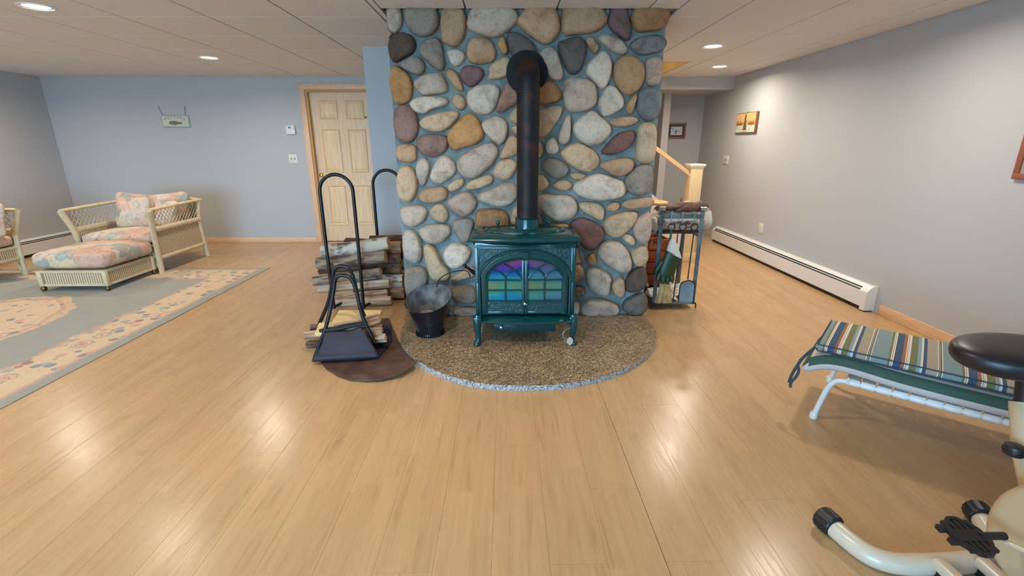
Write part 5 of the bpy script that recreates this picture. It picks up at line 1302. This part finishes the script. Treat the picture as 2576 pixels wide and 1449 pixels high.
# wooden plaque on the right-hand wall
pq = thing('wooden_plaque', 'painted wooden plaque with a tall pine over snow on the long wall', 'plaque', (XR, 6.3, 1.6)); opq = ot_(pq)
y0p, y1p, z0p, z1p = 6.035, 6.575, 1.478, 1.728
def on_r(mb):   # local x runs toward the camera from the far edge, y up, z out of the wall
    for v in mb.v: v.xyz = (XR-v.z, y1p-v.x, z0p+v.y)
    return mb
Lp, Hp = y1p-y0p, z1p-z0p
opq(on_r(MB().box(0, Lp, 0, Hp, 0, .022, bev=.006)), 'board', M('plaque_edge', C(120, 78, 50), .5))
opq(on_r(MB().box(.012, Lp-.035, Hp*.42, Hp-.008, .022, .0228)), 'sky_band', M('plaque_gold', C(216, 178, 116), .6, col2=C(204, 160, 96), scale=8), smooth=0)
opq(on_r(MB().box(.012, Lp-.035, .012, Hp*.42, .022, .0226)), 'snow_band', M('plaque_sage', C(188, 194, 170), .6), smooth=0)
rk = random.Random(8); rust_tree = M('plaque_rust', C(140, 82, 44), .6)
for lo_, hi_ in ((.02, .19), (.33, Lp-.05)):
    P = [Vector((lo_, Hp*.42-.006, .0228))]
    for k in range(11):
        x = lo_+(hi_-lo_)*k/10; P.append(Vector((x, Hp*.42+(.012 if k % 2 else .035+.03*rk.random()), .0228)))
    P.append(Vector((hi_, Hp*.42-.006, .0228)))
    opq(on_r(MB().prism(P, (0, 0, .001))), 'tree_line', rust_tree, smooth=0)
pn = MB()
for k in range(6):
    z = .045+.031*k; w_ = .066-.009*k; j = .006*(1 if k % 2 else -1)
    pn.prism([Vector((.255-w_+j, z, .0232+.0003*k)), Vector((.255+w_+j, z-.004, .0232+.0003*k)), Vector((.255, z+.042, .0232+.0003*k))], (0, 0, .002))
pn.box(.25, .26, .02, .06, .0228, .0238)
opq(on_r(pn), 'pine', M('plaque_umber', C(104, 74, 50), .7), smooth=0)
tuft_m = M('plaque_grey', C(110, 112, 96), .7)
for x, z in ((.05, .06), (.42, .075), (.38, .04), (.47, .1)): opq(on_r(MB().prism([Vector((x-.008, z, .0228)), Vector((x+.008, z, .0228)), Vector((x, z+.035, .0228))], (0, 0, .0008))), 'tuft', tuft_m, smooth=0)
opq(on_r(MB().tube([(.17+.012*k, .016+.005*(k % 2), .0235) for k in range(12)], .0022, 5)), 'script_line', M('plaque_script', C(150, 84, 50), .7))
opq(on_r(MB().tube([(Lp*.48, Hp, .01), (Lp*.48, Hp+.014, .008)], .003, 6)), 'hanger', iron_m)
# picture at the frame's edge on the same wall
fp = thing('framed_picture', 'reddish-framed picture on the long wall above the striped lounge cushion', 'picture', (XR, 2.62, 1.26)); ofp = ot_(fp)
ya_, yb_, za_, zb_ = 2.36, 2.885, 1.14, 1.49
redf = M('mahogany_frame', C(146, 84, 66), .4)
ofp(MB().box(XR-.022, XR, ya_, yb_, zb_-.035, zb_, bev=.004).box(XR-.022, XR, ya_, yb_, za_, za_+.035, bev=.004).box(XR-.0215, XR, ya_, ya_+.035, za_+.033, zb_-.033, bev=.004).box(XR-.0215, XR, yb_-.035, yb_, za_+.033, zb_-.033, bev=.004), 'frame', redf)
ofp(MB().box(XR-.012, XR-.002, ya_+.03, yb_-.03, za_+.03, zb_-.03), 'print', M('muted_print', C(178, 162, 140), .6, col2=C(120, 130, 120), scale=9), smooth=0)
# ---------------------------------------------------------------- patio lounge with two cushions
LB = Vector((1.606, 2.080, 0)); ld = Vector((.7507, -.6606, 0)); ln = Vector((.6606, .7507, 0))
lng = thing('patio_lounge', 'white tubular patio lounge strung with vinyl straps under striped cushions', 'lounge', LB)
LM = Matrix(((ld.x, ln.x, 0, LB.x), (ld.y, ln.y, 0, LB.y), (0, 0, 1, 0), (0, 0, 0, 1)))      # local x along the lounge, y across
lng.matrix_world = LM
olg = lambda mb, name, m, **k: mb.build(name, m, lng, **k)
WD, LN, ZR = .50, 1.55, .242
for y in (0, WD):
    olg(MB().tube([(-.045, y, .01), (-.03, y, .10), (-.008, y, .20), (.02, y, .238), (.07, y, ZR), (LN-.1, y, ZR), (LN-.02, y, .22), (LN+.02, y, .01)], .0135, 12, smooth=2), 'side_rail', lw_m)
    for x in (-.046, LN+.02): olg(MB().lathe([(.019, 0), (.018, .03), (.015, .034)], 14, (x, y, 0)), 'foot_cap', lw_m)
for x in (.10, .5, .95, LN-.12): olg(MB().tube([(x, 0, ZR-.004), (x, WD, ZR-.004)], .010, 10), 'cross_bar', lw_m)
for k in range(24):
    x = .055+.06*k
    if x > LN-.12: break
    st = MB()
    st.box(x, x+.053, -.006, WD+.006, ZR+.0145, ZR+.018)
    for y in (0, WD): st.tube([(x, y, ZR), (x+.004, y, ZR), (x+.049, y, ZR), (x+.053, y, ZR)], [.0155, .0172, .0172, .0155], 14)
    olg(st, 'strap', strap_m)
olg(MB().tube([(.062, -.02, ZR+.03), (.062, -.018, ZR+.0)], .004, 6), 'strap_rivet', lw_m)
def lz(x): return ZR+.020-.05*max(0, (-x-.0)/.13)**2+.012*math.exp(-((x-.05)/.12)**2)-.006*min(1, max(0, x-.15)*4)
def slab(x0, x1, y0, y1, zf, th, rnd, nu=60, nv=24, puff=.0):
    """long soft slab following zf(x)"""
    def f(u, v):
        a = v*2*math.pi; e = .35
        cy = math.copysign(abs(math.cos(a))**e, math.cos(a)); cz = math.copysign(abs(math.sin(a))**.6, math.sin(a))
        x = x0+(x1-x0)*u; end = min(1, min(u, 1-u)*(x1-x0)/rnd); k = math.sqrt(max(0, 1-(1-end)**2))
        hh = th/2*(.25+.75*k)*(1+puff*(1-abs(cy)**3))
        return Vector((x, (y0+y1)/2+(y1-y0)/2*cy*(.97+.03*k), zf(x)+th/2+hh*cz))
    mb = MB().grid(f, nu, nv, closev=True)
    mb.add([f(0, k/nv) for k in range(nv)], [tuple(range(nv))]); mb.add([f(1, k/nv) for k in range(nv)], [tuple(range(nv))])
    return mb
lc = slab(-.135, 1.5, -.03, .47, lz, .100, .035).build('lounge_cushion', [cushw_m, cushg_m], None, smooth=70)
for p in lc.data.polygons:
    c_ = p.center; rel = c_.z-lz(c_.x)
    if .058 < rel < .090 and (c_.y < .0 or c_.y > .44 or c_.x < -.12): p.material_index = 1
    if rel > .094: p.material_index = 0
lc.matrix_world = LM; tag(lc, 'off-white lounge cushion banded with dark green, lying on the strapped frame', 'cushion')
def stripes():
    m, nt, new, link, b = nodes_of('striped_canvas')
    tc = new('ShaderNodeTexCoord'); sep = new('ShaderNodeSeparateXYZ'); link(tc.outputs['Object'], sep.inputs[0])
    t = math_(nt, 'FRACT', math_(nt, 'DIVIDE', math_(nt, 'ADD', sep.outputs[0], 1.091), .2525))
    teal, olive, cr_, navy, rust, lt, tan, br_ = C(124, 142, 142), C(112, 112, 74), C(226, 214, 196), C(58, 78, 104), C(150, 98, 62), C(128, 152, 158), C(160, 148, 128), C(96, 74, 66)
    seq = [(teal, .065), (olive, .04), (cr_, .016), (br_, .006), (cr_, .022), (navy, .12), (rust, .055), (cr_, .018), (navy, .006), (cr_, .018), (br_, .005), (cr_, .018), (olive, .11), (lt, .055), (cr_, .014), (br_, .005), (cr_, .016), (navy, .055), (tan, .165), (cr_, .013), (olive, .02), (cr_, .006), (br_, .02), (cr_, .013), (teal, .2)]
    tot = sum(w for _, w in seq); acc = 0; stops = []
    for c, w in seq: stops.append((acc/tot, c)); acc += w
    link(ramp(nt, t, stops, 'CONSTANT'), b.inputs['Base Color']); b.inputs['Roughness'].default_value = .9
    bump(nt, b, tex(nt, tc.outputs['Object'], 300, 2), .1, .002); return m
lz2 = lambda x: ZR+.121-.02*max(0, -x/.1)**2*0
sc2 = slab(-.095, 1.45, -.015, .445, lz2, .044, .018, nu=80).build('striped_cushion', stripes(), None, smooth=70)
sc2.matrix_world = LM
tag(sc2, 'striped blue, olive and tan cushion lying uppermost on the lounge', 'cushion')
piping = MB()
for z in (.006, .039): piping.tube([(-.0885, .42, lz2(0)+z), (-.0885, -.008, lz2(0)+z), (-.08, -.0165, lz2(0)+z), (1.44, -.0165, lz2(0)+z)], .003, 6)
piping.build('piping', M('navy_piping', C(48, 60, 80), .9), sc2)
tie_m = M('dark_tie', C(58, 66, 72), .9)
tz = lz2(0)+.02
MB().tube([(-.095, -.01, tz), (-.115, -.02, tz-.03), (-.14, -.035, tz-.07), (-.15, -.05, tz-.10), (-.165, -.06, tz-.15), (-.172, -.062, tz-.20)], .004, 6, smooth=1, flat=2).tube([(-.15, -.05, tz-.10), (-.138, -.052, tz-.13), (-.148, -.055, tz-.17), (-.165, -.062, tz-.20), (-.16, -.066, tz-.225)], .0035, 6, smooth=1, flat=2).build('tie_cord', tie_m, sc2)
# ---------------------------------------------------------------- exercise bike
bk = thing('exercise_bike', 'cream exercise bike with black saddle and slotted black pedals', 'exercise bike', (1.45, 1.15, 0))
obk = ot_(bk)
rt_ = .033
P = [(1.165, 1.345, rt_), (1.180, 1.28, rt_), (1.205, 1.225, rt_), (1.27, 1.195, rt_), (1.38, 1.195, rt_), (1.50, 1.20, rt_), (1.60, 1.215, rt_), (1.66, 1.26, rt_), (1.70, 1.32, rt_), (1.725, 1.375, rt_)]
obk(MB().tube(P, rt_, 20, smooth=2), 'rear_stabilizer', cream_m)
def cap(p, d):
    mb = MB(); p, d = Vector(p), Vector(d).normalized(); s_ = Vector((-d.y, d.x, 0)); n = 30; V = []
    for (t, r) in ((-.004, .036), (0, .040), (.05, .041), (.056, .036)):
        for k in range(n):
            a = 2*math.pi*k/n; q = r*(1+(.03 if k % 2 else -.03)); V.append(p+d*t+s_*q*math.cos(a)+Vector((0, 0, q*math.sin(a))))
    for v in V: v.z = max(v.z, .0)
    mb.add(V, [(i*n+k, i*n+(k+1) % n, (i+1)*n+(k+1) % n, (i+1)*n+k) for i in range(3) for k in range(n)]+[tuple(reversed(range(n))), tuple(3*n+k for k in range(n))]); return mb
obk(cap((1.163, 1.35, .039), (-.22, 1, 0)), 'end_cap', blackp_m, smooth=20)
obk(cap((1.727, 1.38, .039), (.4, 1, 0)), 'end_cap', blackp_m, smooth=20)
# twin frame rails running forward under the housing
for x in (1.375, 1.515):
    obk(MB().box(x-.02, x+.02, .25, 1.18, .045, .08, bev=.008), 'frame_rail', cream_m)
    obk(MB().tube([(x-.01, 1.165, .03), (x+.025, 1.165, .03)], .018, 12), 'wheel', blackp_m)
obk(MB().tube([(1.15, .22, rt_), (1.74, .22, rt_)], rt_, 18), 'front_stabilizer', cream_m)
hpf = [Vector(p) for p in [(1.17, .13), (1.20, .24), (1.17, .36), (1.06, .47), (.85, .55), (.60, .55), (.42, .42), (.38, .25), (.46, .12), (.7, .075), (1.05, .075)]]
hpf = chaikin(hpf, 2); hc = sum(hpf, Vector((0, 0)))/len(hpf); hn = len(hpf); hv = []
for (x, k) in ((1.49, .90), (1.492, .95), (1.50, .985), (1.515, 1.0), (1.60, 1.0), (1.615, .985), (1.62, .95), (1.622, .9)): hv += [Vector((x, hc.x+(p.x-hc.x)*k, hc.y+(p.y-hc.y)*k)) for p in hpf]
obk(MB().add(hv, [(i*hn+k, i*hn+(k+1) % hn, (i+1)*hn+(k+1) % hn, (i+1)*hn+k) for i in range(7) for k in range(hn)]+[tuple(reversed(range(hn))), tuple(7*hn+k for k in range(hn))]), 'drive_housing', beige_m, smooth=50)
obk(MB().tube([(1.58, 1.13, .30), (1.60, 1.23, .44), (1.615, 1.29, .57)], .034, 18), 'seat_tube', beige_m)
obk(MB().tube([(1.612, 1.28, .55), (1.615, 1.30, .64), (1.60, 1.30, .70)], .026, 14), 'seat_post', blackp_m)
obk(MB().tube([(1.585, 1.21, .43), (1.545, 1.20, .45)], .010, 10).lathe([(.0, -.018), (.024, -.014), (.028, 0), (.024, .014), (.0, .018)], 18, (1.525, 1.20, .462)), 'height_knob', blackp_m)
def seatf(u, v):
    th = 2*math.pi*u; ph = (v-.5)*math.pi
    c, s_ = math.cos(th), math.sin(th)
    rx, ry = .19, .135
    r = abs(math.cos(ph))**.5; x = rx*c*r; y = ry*s_*r*(1-.18*c*0)
    z = math.copysign(abs(math.sin(ph))**.75, math.sin(ph))*(.034 if ph > 0 else .052)
    return Vector((1.555+x, 1.285+y, .735+z+.018*(c*r)**2*0))
obk(MB().grid(seatf, 44, 16, closeu=True), 'saddle', vinyl_m, smooth=80)
# crank and pedals
obk(MB().tube([(1.43, .93, .30), (1.62, .93, .30)], .016, 12), 'axle', chrome_m)
def crank(x, y1, z1): return MB().tube([(x, .93, .30), (x, y1, z1)], [.014, .011], 10, flat=.6)
def pedal(cx, cy, cz, rot):
    mb = MB(); n = 30; o_ = []
    for k in range(n):
        a = 2*math.pi*k/n; q = 1+.10*math.cos(4*a); o_.append((.046*q*math.copysign(abs(math.cos(a))**.7, math.cos(a)), .060*q*math.copysign(abs(math.sin(a))**.7, math.sin(a))))
    # slotted plate: strips across with gaps, inside an outer rim
    rim_o = [Vector((x, y, .0)) for x, y in o_]; rim_i = [Vector((x*.80, y*.84, 0)) for x, y in o_]
    for z0, z1 in ((0, .012),):
        V = [p+Vector((0, 0, z)) for z in (z0, z1) for p in rim_o+rim_i]
        N = n
        for k in range(n):
            j = (k+1) % n
            mb.add([V[k], V[j], V[N+j], V[N+k], V[2*N+k], V[2*N+j], V[3*N+j], V[3*N+k]], [(0, 1, 2, 3), (4, 7, 6, 5), (0, 4, 5, 1), (3, 2, 6, 7)])
    mb.box(-.040, .040, -.020, .020, .0, .012)
    for k in range(5):
        x = -.034+.017*k; mb.box(x-.0055, x+.0055, -.052, .052, .001, .011)
    mb.box(-.066, -.036, -.022, -.004, -.004, .01).box(-.064, -.036, .02, .04, -.004, .01).tube([(.03, 0, .006), (.105, 0, .006)], .011, 12)
    M_ = Matrix.Translation((cx, cy, cz)) @ Matrix.Rotation(rot, 4, 'Z') @ Matrix.Rotation(math.radians(6), 4, 'X')
    for v in mb.v: v.xyz = M_ @ v
    return mb
cp = obk(crank(1.435, 1.075, .245), 'crank_arm', cream_m)
o = pedal(1.335, 1.085, .25, .0).build('pedal', blackp_m, None, smooth=25); adopt(o, bk)
obk(crank(1.625, .785, .355), 'crank_arm', cream_m)
o = pedal(1.72, .785, .355, math.pi).build('pedal', blackp_m, None, smooth=25); adopt(o, bk)
# front post, handlebar and console (ahead of the housing, toward the windows)
obk(MB().tube([(1.535, .62, .54), (1.535, .50, .80), (1.535, .42, 1.02)], .03, 14), 'front_post', cream_m)
obk(MB().tube([(1.28, .62, 1.10), (1.30, .50, 1.10), (1.40, .42, 1.05), (1.535, .41, 1.02), (1.67, .42, 1.05), (1.77, .50, 1.10), (1.79, .62, 1.10)], .016, 12, smooth=2), 'handlebar', blackp_m)
obk(MB().box(1.47, 1.60, .34, .38, 1.03, 1.14, bev=.012), 'console', blackp_m)
